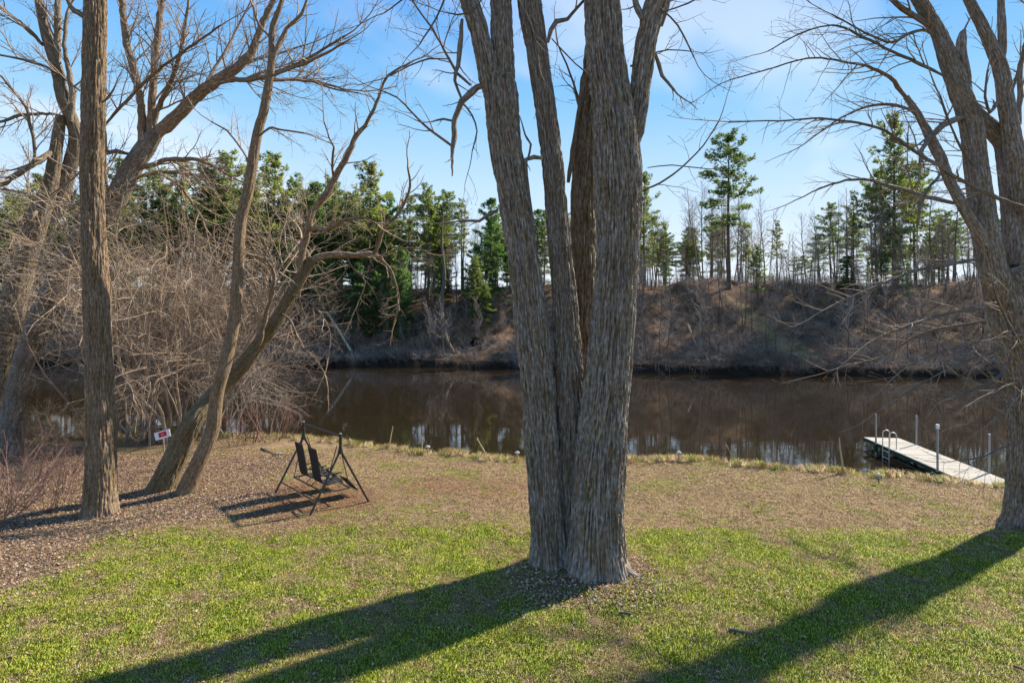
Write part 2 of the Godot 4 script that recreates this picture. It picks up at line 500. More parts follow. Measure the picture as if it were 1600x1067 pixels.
# st: col, wig (bend per step), up (turn to the sky), kids (per metre), ang, ratio, min_len, buds, last level
func grow(mb: MB, pos: Vector3, dir: Vector3, length: float, rad: float, level: int, st: Dictionary, r: RandomNumberGenerator) -> void:
	var segs: int = [7, 6, 4, 3, 3][mini(level, 4)]
	var p := PackedVector3Array([pos])
	var rr := PackedFloat32Array([rad])
	var q := pos
	var d := dir
	var tip: float = maxf(rad * 0.3, st.get("tip", 0.0025))
	for i in segs:
		d = (d + any_dir(r) * st.wig + Vector3.UP * st.up).normalized()
		q += d * (length / segs)
		p.push_back(q)
		rr.push_back(lerpf(rad, tip, float(i + 1) / segs))
	mb.twig(p, rr, jitter(st.col, 0.18, r), 5 if rad > 0.03 else (4 if rad > 0.012 else 3))
	if st.get("buds", 0.0) > 0.0 and level >= st.last - 1 and r.randf() < st.buds:
		var e := q
		var s := 0.011
		for k in 3:
			var a := TAU * k / 3.0
			var b := TAU * (k + 1) / 3.0
			mb.tri(e + d * s * 2.6, e + Vector3(cos(a), 0.2, sin(a)) * s, e + Vector3(cos(b), 0.2, sin(b)) * s, st.bud_col)
	if level >= st.last: return
	var kids := int(length * st.kids * (1.0 + 0.5 * level) + r.randf())
	for k in kids:
		var t := r.randf_range(0.18 if level > 0 else 0.32, 0.97)
		var f := t * segs
		var i := mini(int(f), segs - 1)
		var at := p[i].lerp(p[i + 1], f - i)
		var along_ := (p[i + 1] - p[i]).normalized()
		var side := along_.cross(any_dir(r)).normalized()
		var a: float = deg_to_rad(st.ang + r.randf_range(-16, 16))
		var nd := (along_ * cos(a) + side * sin(a)).normalized()
		var nl: float = length * st.ratio * r.randf_range(0.55, 1.15) * (1.15 - 0.55 * t)
		if nl < st.min_len: continue
		grow(mb, at, nd, nl, maxf(lerpf(rad, tip, t) * 0.62, st.get("tip", 0.0025)), level + 1, st, r)
# side branches on a traced limb
func clothe(mb: MB, p: PackedVector3Array, rr: PackedFloat32Array, t0: float, per_m: float, len0: float, st: Dictionary, r: RandomNumberGenerator) -> void:
	var total := 0.0
	for i in p.size() - 1: total += p[i].distance_to(p[i + 1])
	var cnt := int(total * (1.0 - t0) * per_m + r.randf())
	for k in cnt:
		var t := lerpf(t0, 0.99, (k + r.randf()) / cnt)
		var f := t * (p.size() - 1)
		var i := mini(int(f), p.size() - 2)
		var al := (p[i + 1] - p[i]).normalized()
		var side := al.cross(any_dir(r)).normalized()
		side = (side + Vector3.UP * st.get("lift", 0.25)).normalized()
		var a: float = deg_to_rad(st.ang + r.randf_range(-18, 18))
		var nd := (al * cos(a) + side * sin(a)).normalized()
		var l := len0 * r.randf_range(0.5, 1.2) * (1.2 - 0.6 * t)
		grow(mb, p[i].lerp(p[i + 1], f - i), nd, l, clampf(rr[i] * 0.5, 0.006, 0.010 + l * 0.013), 1, st, r)
	# the leader goes on past the traced end
	var q := p.size() - 1
	if st.get("leader", true) and rr[q] < 0.12:
		grow(mb, p[q], (p[q] - p[q - 1]).normalized(), len0 * 1.1, rr[q], 1, st, r)
# pixels and widths -> [Vector3, radius]; an optional fourth number moves the point away in depth
func trace(pts: Array, d: float) -> Array:
	var out := []
	for q in pts:
		var dd: float = d + (q[3] if q.size() > 3 else 0.0)
		out.push_back([px(q[0], q[1], dd), q[2] * dd / F / 2.0])
	return out
func shift(s: Array, o: Vector3) -> Array:
	var p: PackedVector3Array = s[0]
	for i in p.size(): p[i] -= o
	return [p, s[1]]
# a thick stem with real bark relief on the mesh
func bark_stem(p: PackedVector3Array, rr: PackedFloat32Array, sides: int, relief: float, col: Color, flare: Array, seed_: int, mossy := 0.7) -> MB:
	var mb := MB.new()
	var m := p.size()
	var t := (p[1] - p[0]).normalized()
	var u := t.cross(Vector3(0.1, 0.2, 0.97)).normalized()
	var rm := 0.0
	for x in rr: rm = maxf(rm, x)
	var reps := maxi(1, roundi(TAU * rm / 0.55))
	var run := 0.0
	var row := sides + 1
	for i in m:
		if i > 0: run += p[i].distance_to(p[i - 1])
		if i > 0 and i < m - 1: t = (p[i + 1] - p[i - 1]).normalized()
		u = (u - t * u.dot(t)).normalized()
		var w := t.cross(u)
		var vv := run / 1.15
		var iy := (int(fposmod(vv, 1.0) * bark_hh)) % bark_hh
		var fl := 0.0
		if flare.size() > 0: fl = flare[0] * exp(-run / flare[1])
		for k in row:
			var a := TAU * (k % sides) / sides
			var nn := u * cos(a) + w * sin(a)
			var uu := float(k) / sides * reps
			var ixx := int(fposmod(uu, 1.0) * bark_w) % bark_w
			var hgt := bark_h[iy * bark_w + ixx] / 255.0 - 0.5
			var big := n3.get_noise_3d(nn.x * 60.0 + seed_ * 31.0, nn.z * 60.0, run * 38.0)
			var mid := minf(0.5, 3.4 * absf(n3.get_noise_3d(nn.x * 210.0 * rr[i] / 0.4 + seed_ * 7.0, nn.z * 210.0 * rr[i] / 0.4, run * 30.0)) - 0.5)
			var fine := minf(0.5, 3.4 * absf(n3.get_noise_3d(nn.x * 480.0 * rr[i] / 0.4 - seed_ * 11.0, nn.z * 480.0 * rr[i] / 0.4, run * 85.0)) - 0.5)
			var lobes := 1.0
			if fl > 0.01: lobes = 1.0 + fl * (0.55 + 0.75 * absf(sin(a * 2.5 + seed_)) + 0.6 * n3.get_noise_2d(a * 30.0, seed_ * 9.0))
			var rad := rr[i] * lobes * (1.0 + 0.06 * (big - 0.35)) + relief * (0.3 * hgt - 0.6 + 0.95 * mid + 0.35 * fine)
			var pt := n3.get_noise_3d(nn.x * 130.0 + seed_ * 13.0, nn.z * 130.0, run * 70.0)
			var tone := 1.0 + 0.32 * pt + 0.05 * mid
			var cc := Color(col.r * tone, col.g * tone, col.b * tone)
			var ms := smoothstep(0.16, 0.38, n3.get_noise_3d(nn.x * 95.0 + seed_ * 5.0 + 400.0, nn.z * 95.0, run * 45.0) + 0.25 * mid) * mossy
			cc = cc.lerp(Color(0.62, 0.60, 0.34), ms * 0.7)
			mb.v.push_back(p[i] + nn * rad)
			mb.uv.push_back(Vector2(uu, vv))
			mb.c.push_back(cc)
	mb.n.resize(mb.v.size())
	for i in m:
		for k in row:
			var du := mb.v[i * row + (k % sides + 1)] - mb.v[i * row + ((k % sides) - 1 + sides) % sides]
			var dv := mb.v[mini(i + 1, m - 1) * row + k] - mb.v[maxi(i - 1, 0) * row + k]
			mb.n[i * row + k] = du.cross(dv).normalized()
	for i in m - 1:
		for k in sides:
			var a0 := i * row + k
			var b0 := a0 + row
			for z in [a0, b0, a0 + 1, a0 + 1, b0, b0 + 1]: mb.ix.push_back(z)
	return mb
func limb(tree: Node3D, pts: Array, d: float, st: Dictionary, per_m: float, len0: float, bark: Material, called := "limb", t0 := 0.15) -> Node:
	var c := trace(pts, d)
	c[0][1] *= 0.6
	var s := shift(smooth(c, 0.22), tree.position)
	var mb := MB.new()
	var r0: float = s[1][0]
	# knees and bumps
	for i in range(1, s[0].size() - 1):
		s[0][i] += any_dir(rng) * minf(0.02, s[1][i] * 0.35)
		s[1][i] *= 1.0 + rng.randf_range(-0.06, 0.06)
	mb.tube(s[0], s[1], 14 if r0 > 0.09 else (9 if r0 > 0.04 else 6), Color.WHITE, maxf(1.0, roundf(TAU * r0 / 0.5)), 0.8)
	var o := put(called, mb, bark, tree)
	if per_m > 0.0:
		var tw := MB.new()
		clothe(tw, s[0], s[1], t0, per_m, len0, st, rng)
		if tw.v.size() > 0:
			var q := put("twigs", tw, M.twig, o)
			q.set_meta("kind", "stuff")
	return o
func stem(tree: Node3D, pts: Array, d: float, bark: Material, sides: int, relief: float, step: float, flare: Array, called := "stem", col := Color.WHITE) -> Array:
	var c := trace(pts, d)
	if flare.size() == 0: c[0][1] *= 0.4
	var s := shift(smooth(c, step), tree.position)
	put(called, bark_stem(s[0], s[1], sides, relief, col, flare, taken.size() + tree.get_child_count()), bark, tree)
	return s

# ------------------------------------------------------------------ the near trees
func middle_maple() -> void:
	var t := thing("maple_tree", Vector3(1.25, 0, -10.5), "thick grey maple with four stems from one base in the middle of the lawn", "tree")
	var st := {"col": lin(0.22, 0.17, 0.135), "wig": 0.20, "up": 0.03, "kids": 2.0, "ang": 48.0, "ratio": 0.55, "min_len": 0.10, "last": 3, "buds": 0.8, "bud_col": lin(0.20, 0.10, 0.05)}
	# stems: x, y, width in the photograph
	var s1 := stem(t, [[862, 905, 57], [859, 860, 52], [853, 780, 54], [846, 680, 55], [839, 590, 54], [829, 500, 53], [817, 400, 50], [802, 300, 51], [789, 220, 53], [783, 150, 54], [781, 120, 46]], 10.55, M.bark, 200, 0.050, 0.022, [0.85, 0.34])
	stem(t, [[772, 185, 38], [764, 120, 34], [751, 60, 31], [733, 0, 30], [712, -60, 27], [680, -160, 22], [650, -260, 14]], 10.5, M.bark, 100, 0.045, 0.025, [])
	stem(t, [[788, 185, 42], [787, 120, 38], [784, 50, 36], [782, -10, 34], [778, -90, 30], [770, -220, 20], [764, -330, 10]], 10.6, M.bark, 100, 0.045, 0.025, [])
	stem(t, [[900, 880, 58], [899, 800, 56], [896, 700, 52], [891, 600, 46], [885, 500, 41], [878, 420, 38], [870, 330, 35], [863, 250, 34], [852, 170, 34], [840, 86, 34], [830, 20, 39], [822, -40, 40], [808, -140, 30], [790, -280, 14]], 10.72, M.bark, 150, 0.042, 0.022, [0.5, 0.3])
	stem(t, [[918, 800, 40], [918, 690, 42], [916, 580, 40], [913, 470, 38], [911, 380, 40], [912, 300, 41], [916, 220, 40], [922, 150, 36], [932, 60, 32], [945, -60, 26], [965, -220, 12]], 11.4, M.bark_moss, 110, 0.045, 0.026, [])
	stem(t, [[934, 912, 84], [934, 870, 82], [934, 800, 84], [938, 720, 82], [945, 640, 76], [953, 560, 72], [960, 470, 67], [966, 380, 69], [966, 280, 76], [962, 200, 72], [954, 140, 64], [946, 80, 60], [941, 0, 58], [938, -70, 50], [936, -180, 36], [930, -330, 12]], 10.25, M.bark, 240, 0.054, 0.022, [0.75, 0.34])
	stem(t, [[980, 260, 30], [990, 205, 34], [997, 164, 33], [1004, 110, 33], [1012, 55, 35], [1026, 0, 36], [1044, -60, 32], [1075, -180, 22], [1105, -300, 10]], 10.3, M.bark, 110, 0.048, 0.025, [])
	# surface roots
	for q in [[0.66, 0.45, 0.12], [0.45, 0.62, 0.09]]:
		var mb := MB.new()
		var a := Vector3(0.05 + q[0] * 0.6, 0.34, q[1] * 0.5)
		var b := Vector3(0.05 + q[0] * 1.1, 0.12, q[1] * 0.95)
		var c := Vector3(0.05 + q[0] * 1.55, 0.02, q[1] * 1.25)
		var s := smooth([[a, q[2] * 1.5], [b, q[2]], [c, q[2] * 0.4]], 0.05)
		mb.tube(s[0], s[1], 10, Color.WHITE, 1.0, 0.8)
		put("root", mb, M.bark, t)
	# branches
	limb(t, [[752, 134, 15], [735, 143, 11], [722, 160, 10], [708, 187, 9], [709, 212, 9], [707, 231, 7]], 10.5, st, 0.5, 0.5, M.bark, "branch", 0.5)
	limb(t, [[707, 229, 6], [696, 220, 5], [680, 208, 4.5], [660, 193, 4], [640, 172, 3.2, 0.2], [620, 152, 2.6, 0.4], [592, 140, 2, 0.5]], 10.5, st, 4.0, 0.9, M.bark, "branch", 0.15)
	limb(t, [[708, 189, 6], [693, 186, 4], [681, 188, 3]], 10.5, st, 2.0, 0.3, M.bark, "branch", 0.3)
	limb(t, [[722, 30, 8], [720, 70, 8], [716, 100, 7], [711, 125, 5], [719, 150, 4], [722, 160, 4], [738, 180, 3], [745, 205, 2.4], [738, 235, 2]], 10.3, st, 4.0, 0.8, M.bark, "branch", 0.15)
	limb(t, [[735, 133, 6], [715, 115, 5], [700, 90, 5], [690, 70, 4], [672, 40, 3.4], [650, 10, 3], [635, -15, 2.5]], 10.4, st, 4.5, 1.0, M.bark, "branch", 0.15)
	limb(t, [[700, 92, 3], [670, 92, 3], [640, 102, 2.4], [610, 118, 2]], 10.4, st, 4.0, 0.8, M.bark, "branch", 0.1)
	limb(t, [[778, 328, 8], [762, 335, 6], [748, 345, 5], [730, 344, 4], [712, 346, 2.4]], 10.6, st, 3.0, 0.5, M.bark, "branch", 0.3)
	limb(t, [[847, 247, 10], [835, 246, 8], [822, 248, 7], [824, 275, 4], [828, 305, 3], [832, 335, 2]], 10.3, st, 3.0, 0.5, M.bark, "branch", 0.3)
	limb(t, [[824, 250, 5], [830, 226, 4], [820, 210, 3], [815, 190, 2]], 10.3, st, 3.0, 0.5, M.bark, "branch", 0.3)
	limb(t, [[888, 285, 9], [893, 250, 9], [899, 205, 8], [905, 165, 6], [896, 130, 4], [885, 100, 3], [872, 70, 2.4]], 11.2, st, 3.0, 0.8, M.bark_moss, "branch", 0.4)
	limb(t, [[856, 66, 9], [860, 48, 8], [868, 33, 8], [886, 30, 6], [897, 18, 5], [912, 0, 4], [930, -25, 3]], 10.3, st, 3.0, 0.7, M.bark, "branch", 0.4)
	limb(t, [[862, 60, 3], [880, 80, 2.4], [900, 100, 2.2], [915, 112, 2]], 10.6, st, 4.0, 0.6, M.bark, "branch", 0.1)
	limb(t, [[1024, 84, 8], [1031, 100, 7], [1034, 118, 6], [1044, 128, 5], [1054, 141, 4]], 10.3, st, 2.0, 0.5, M.bark, "branch", 0.4)
	limb(t, [[1004, 30, 12], [998, 14, 11], [992, -5, 9], [985, -40, 6]], 10.2, st, 1.5, 0.7, M.bark, "branch", 0.3)
	limb(t, [[1034, 40, 9], [1042, 10, 8], [1050, -25, 5]], 10.3, st, 1.5, 0.7, M.bark, "branch", 0.3)
	limb(t, [[1004, 298, 4], [1022, 290, 3.4], [1041, 280, 3], [1065, 262, 2.6], [1090, 238, 2.2], [1108, 215, 2], [1125, 186, 1.8]], 10.2, st, 3.0, 0.8, M.bark, "branch", 0.2)
	limb(t, [[1012, 262, 2.4], [1050, 258, 2], [1090, 262, 1.8], [1110, 264, 1.5]], 10.2, st, 2.0, 0.6, M.bark, "branch", 0.2)
	limb(t, [[985, 103, 6], [1004, 98, 5], [1018, 84, 3], [1045, 78, 2], [1080, 80, 1.6]], 10.8, st, 3.0, 0.6, M.bark, "branch", 0.4)
	for q in [[[1030, 20], [1075, 5], [1120, -20]], [[1030, 10], [1060, 40], [1085, 90]], [[770, -30], [735, 20], [700, 20]], [[725, -40], [660, -20], [600, 20]], [[800, -20], [830, 40], [842, 90]], [[720, -80], [690, 10], [655, 70]]]:
		limb(t, [[q[0][0], q[0][1], 4], [q[1][0], q[1][1], 3], [q[2][0], q[2][1], 2]], 10.0, st, 5.0, 0.9, M.bark, "branch", 0.1)

func straight_maple() -> void:
	var t := thing("maple_tree", px(154, 798, 13.75), "straight single trunk with ridged tan bark beside the brown leaf litter", "tree")
	t.position.y = 0
	var st := {"col": lin(0.27, 0.20, 0.14), "wig": 0.16, "up": 0.03, "kids": 2.0, "ang": 45.0, "ratio": 0.55, "min_len": 0.12, "last": 3, "buds": 0.5, "bud_col": lin(0.2, 0.1, 0.05)}
	stem(t, [[154, 812, 52], [155, 790, 48], [157, 720, 43], [157, 659, 41], [154, 570, 39], [151, 486, 38], [147, 400, 36], [144, 330, 34], [143, 259, 33], [145, 180, 33], [146, 134, 34], [147, 60, 33], [148, 0, 32], [150, -80, 28], [154, -220, 20], [156, -360, 9]], 13.75, M.bark_tan, 110, 0.036, 0.03, [0.35, 0.16], "trunk")
	limb(t, [[133, 28, 12], [122, 20, 9], [110, 10, 7], [98, -12, 5], [80, -50, 4]], 13.7, st, 2.0, 1.0, M.bark_tan, "branch", 0.3)
	limb(t, [[158, 160, 5], [170, 150, 4], [180, 132, 2]], 13.6, st, 2.0, 0.5, M.bark_tan, "branch", 0.3)
	limb(t, [[160, -20, 8], [200, -80, 6], [250, -150, 3]], 13.6, st, 2.5, 1.2, M.bark_tan, "branch", 0.2)
	limb(t, [[146, -90, 8], [100, -150, 6], [60, -210, 3]], 13.9, st, 2.5, 1.2, M.bark_tan, "branch", 0.2)

func river_maples() -> void:
	var st := {"col": lin(0.27, 0.205, 0.15), "wig": 0.17, "up": 0.03, "kids": 2.3, "ang": 42.0, "ratio": 0.55, "min_len": 0.13, "last": 3, "buds": 0.3, "bud_col": lin(0.2, 0.1, 0.05), "tip": 0.0035}
	# large tree leaning right over the water
	var d := 20.0
	var t := thing("maple_tree", px(12, 694, d), "big pale maple at the river edge leaning right behind the straight trunk", "tree")
	t.position.y = 0
	stem(t, [[8, 715, 40], [12, 693, 33], [15, 660, 29], [28, 594, 28], [48, 530, 30], [78, 460, 31], [108, 400, 31], [140, 360, 31], [175, 318, 31], [206, 262, 30], [228, 228, 28], [245, 205, 20]], d, M.bark, 72, 0.03, 0.07, [0.3, 0.3], "trunk")
	for q in [
		[[240, 212, 24], [258, 197, 20], [276, 181, 18], [310, 147, 17], [338, 126, 16], [362, 112, 14], [388, 86, 12], [402, 55, 10], [414, 26, 9], [427, 0, 8], [440, -40, 5]],
		[[222, 232, 18], [221, 207, 14], [220, 164, 11], [207, 103, 11], [196, 60, 10], [190, 0, 9], [186, -60, 6]],
		[[234, 222, 16], [235, 194, 12], [239, 129, 11], [246, 52, 10], [252, 0, 9], [260, -60, 6]],
		[[240, 205, 10], [246, 172, 8], [267, 125, 7, -0.5], [280, 85, 6, -0.8], [286, 50, 5, -1], [293, 12, 4, -1.2]],
		[[338, 130, 9], [362, 124, 8, -0.3], [388, 125, 7, -0.6], [431, 114, 6, -1], [474, 95, 5, -1.4], [505, 76, 4, -1.8], [539, 56, 3, -2]],
		[[345, 127, 6], [390, 122, 5, 0.5], [440, 124, 5, 1], [490, 126, 4, 1.4], [540, 140, 3, 1.8]],
		[[215, 262, 10], [235, 258, 8, -0.3], [259, 250, 7, -0.6], [302, 249, 6, -1], [325, 256, 5, -1.3], [345, 267, 4, -1.5], [370, 281, 3, -1.7]],
		[[212, 276, 8], [240, 270, 7, 0.3], [267, 269, 6, 0.6], [300, 272, 5, 1], [322, 285, 4, 1.2], [340, 310, 3, 1.3]],
		[[255, 275, 5], [280, 290, 5, 1], [305, 325, 4, 1.2], [318, 350, 4, 1.3], [325, 380, 3, 1.3]],
		[[200, 240, 8], [180, 236, 7, -0.4], [160, 242, 6, -0.8], [140, 256, 4, -1]],
		[[155, 205, 5], [190, 165, 5, -0.5], [233, 121, 5, -1], [265, 95, 4, -1.3], [297, 73, 4, -1.6], [345, 39, 2.5, -2]],
		[[310, 148, 6], [330, 115, 5, 1], [352, 78, 4, 1.5], [372, 40, 3, 2], [390, 5, 2, 2]],
		[[362, 112, 5], [395, 95, 4, 1], [430, 85, 3, 1.5], [470, 72, 2.4, 1.8]],
		[[182, 310, 5], [168, 295, 5, -1], [163, 262, 4, -1.2], [165, 230, 3, -1.4]]]:
		limb(t, q, d, st, 4.0, 1.9, M.bark_tan)
	# stems at the left edge
	d = 21.0
	t = thing("maple_tree", px(-18, 690, d), "dark multi-stemmed maple at the left edge of the river bank", "tree")
	t.position.y = 0
	stem(t, [[-22, 705, 46], [-14, 640, 42], [-4, 580, 40], [8, 530, 38], [22, 465, 36], [38, 400, 34], [58, 340, 32], [76, 295, 22], [84, 255, 19], [89, 215, 17], [95, 180, 14]], d, M.bark_moss, 60, 0.026, 0.08, [], "stem")
	stem(t, [[70, 350, 22, 0.4], [88, 325, 26, 0.5], [103, 276, 22, 0.5], [118, 222, 20, 0.4], [110, 185, 20, 0.2], [98, 155, 19], [88, 108, 17], [78, 75, 16], [71, 52, 15], [60, 0, 13], [48, -60, 9], [35, -140, 5]], d, M.bark_moss, 48, 0.022, 0.09, [], "stem")
	for q in [
		[[88, 110, 12], [89, 60, 10], [90, 0, 9], [94, -60, 5]],
		[[110, 190, 10], [112, 150, 10], [108, 120, 8], [100, 70, 6], [104, 20, 4]],
		[[84, 232, 12], [66, 248, 10, -0.5], [47, 258, 9, -0.8], [22, 275, 9, -1], [0, 289, 8, -1.2], [-30, 300, 5, -1.4]],
		[[52, 256, 6, -0.8], [52, 225, 5, -1], [45, 190, 5, -1.2], [38, 165, 4, -1.4], [14, 135, 4, -1.6], [0, 118, 3, -1.7]],
		[[125, 142, 5, 0.5], [98, 120, 5], [69, 103, 4, -0.6], [35, 93, 4, -1], [0, 86, 3, -1.4]],
		[[66, 70, 8], [48, 50, 6, -0.5], [30, 34, 5, -0.8], [4, 15, 4, -1]],
		[[86, 178, 6, 0.4], [60, 178, 5, 0.8], [30, 180, 5, 1], [0, 190, 4, 1]],
		[[60, 325, 8], [40, 345, 7, -1], [10, 355, 6, -1.4], [-20, 368, 4, -1.6]],
		[[62, 310, 6], [30, 300, 5, 0.6], [0, 295, 4, 1]],
		[[100, 300, 6], [120, 330, 5, -1], [140, 330, 4, -1.6], [165, 320, 3, -2]],
		[[90, 320, 5], [105, 350, 4, -1.2], [130, 340, 4, -2], [150, 335, 3, -2.4]]]:
		limb(t, q, d, st, 4.0, 1.7, M.bark_moss)

func leaning_pair() -> void:
	var st := {"col": lin(0.32, 0.24, 0.165), "wig": 0.22, "up": 0.02, "kids": 2.2, "ang": 46.0, "ratio": 0.55, "min_len": 0.12, "last": 3, "buds": 0.25, "bud_col": lin(0.2, 0.1, 0.05)}
	var d := 15.6
	var t := thing("box_elder_tree", px(252, 768, d), "mossy trunk leaning far right, rising beside the red and white sign", "tree")
	t.position.y = 0
	var moss := lin(1.0, 0.95, 0.80)
	stem(t, [[238, 790, 48], [252, 762, 42], [268, 725, 36], [285, 690, 33], [303, 655, 30], [326, 626, 27, 0.3], [356, 595, 25, 0.5], [377, 572, 24, 0.6], [398, 546, 23, 0.7], [430, 503, 21, 0.8], [456, 458, 19, 0.9], [472, 430, 18, 0.9], [489, 404, 14, 0.9]], d, M.bark_moss, 80, 0.024, 0.04, [0.25, 0.25], "trunk", moss)
	for q in [
		[[484, 412, 13, 0.9], [494, 402, 12, 0.9], [515, 399, 10, 1], [535, 398, 10, 1], [560, 398, 9, 1.1], [585, 398, 8, 1.2], [600, 410, 5, 1.3], [612, 425, 4, 1.3], [620, 450, 3, 1.4]],
		[[468, 432, 11, 0.9], [470, 410, 11, 0.8], [474, 385, 11, 0.7], [480, 361, 11, 0.6], [484, 340, 10, 0.5], [492, 322, 10, 0.5], [507, 305, 10, 0.4], [523, 278, 10, 0.4], [534, 258, 9, 0.3], [544, 240, 9, 0.3], [556, 212, 8, 0.3], [570, 196, 6, 0.3], [588, 160, 5, 0.3], [605, 120, 4, 0.3], [640, 98, 3, 0.3]],
		[[480, 358, 8, 0.7], [495, 356, 8, 0.4], [511, 359, 8, 0.2], [525, 350, 7], [540, 343, 6, -0.2], [568, 340, 4, -0.4], [590, 352, 3, -0.5]],
		[[586, 396, 6, 1.2], [592, 380, 6, 1.1], [597, 362, 6, 1], [606, 350, 5, 0.9], [618, 338, 5, 0.8], [632, 318, 4, 0.8], [640, 290, 4, 0.8], [637, 262, 3, 0.8]],
		[[520, 284, 4, 0.4], [519, 250, 4, 0.2], [521, 230, 3, 0.1], [514, 215, 2.4], [506, 190, 2]],
		[[476, 420, 7, 0.9], [481, 400, 7, 1.2], [474, 385, 5, 1.3], [470, 372, 4, 1.4]],
		[[402, 545, 7, 0.6], [408, 525, 7, 0.4], [414, 500, 7, 0.3], [421, 470, 6, 0.2], [428, 440, 6, 0.1], [425, 420, 5], [416, 408, 4], [400, 400, 3]],
		[[440, 490, 4, 0.7], [452, 500, 4, 0.3], [462, 520, 3], [470, 540, 3, -0.2], [492, 560, 2, -0.3], [505, 580, 2, -0.3]],
		[[455, 460, 4, 0.8], [480, 470, 3, 0.2], [500, 490, 3], [515, 520, 2, -0.2], [512, 560, 2, -0.3]],
		[[620, 448, 3, 1.4], [624, 470, 2, 1.4], [618, 500, 2, 1.5]],
		[[540, 398, 4, 1], [552, 420, 3, 0.8], [570, 440, 2, 0.6], [560, 470, 2, 0.5]],
		[[590, 400, 4, 1.2], [620, 390, 3, 1.4], [650, 388, 2, 1.6], [668, 395, 2, 1.6]]]:
		limb(t, q, d, st, 4.5, 1.0, M.bark_tan)
	d = 15.3
	t = thing("box_elder_tree", px(288, 772, d), "slim smooth trunk curving up right, crossing in front of the mossy leaning trunk", "tree")
	t.position.y = 0
	stem(t, [[286, 785, 36], [290, 768, 31], [304, 735, 26], [320, 700, 23], [332, 667, 21], [339, 615, 20, -0.1], [352, 564, 20, -0.1], [362, 520, 19], [368, 480, 18], [370, 443, 17], [373, 390, 17], [376, 345, 17], [388, 293, 17], [399, 224, 16], [405, 195, 15], [412, 172, 14], [422, 112, 12], [424, 80, 10], [425, 43, 9], [440, 0, 7], [450, -60, 4]], d, M.bark_smooth, 60, 0.012, 0.04, [0.2, 0.16], "trunk")
	for q in [
		[[423, 104, 8], [432, 78, 7], [440, 56, 6], [455, 36, 5], [470, 22, 5], [480, -5, 3]],
		[[424, 118, 6], [450, 108, 5, -0.3], [474, 100, 5, -0.5], [510, 82, 4, -0.8], [545, 62, 2.4, -1]],
		[[424, 126, 6], [460, 124, 5, 0.4], [490, 128, 4, 0.7], [520, 138, 3, 0.8], [560, 145, 2, 1]],
		[[402, 215, 5], [420, 200, 4, -0.3], [440, 203, 3, -0.5], [475, 208, 2.4, -0.6]],
		[[372, 420, 4], [382, 398, 4, 0.3], [400, 402, 4, 0.5], [415, 412, 3, 0.6]],
		[[394, 260, 4], [375, 230, 3, 0.5], [355, 205, 3, 0.8], [330, 190, 2, 1]],
		[[425, 60, 5], [405, 40, 4], [395, 10, 3]]]:
		limb(t, q, d, st, 3.2, 1.0, M.bark_smooth)

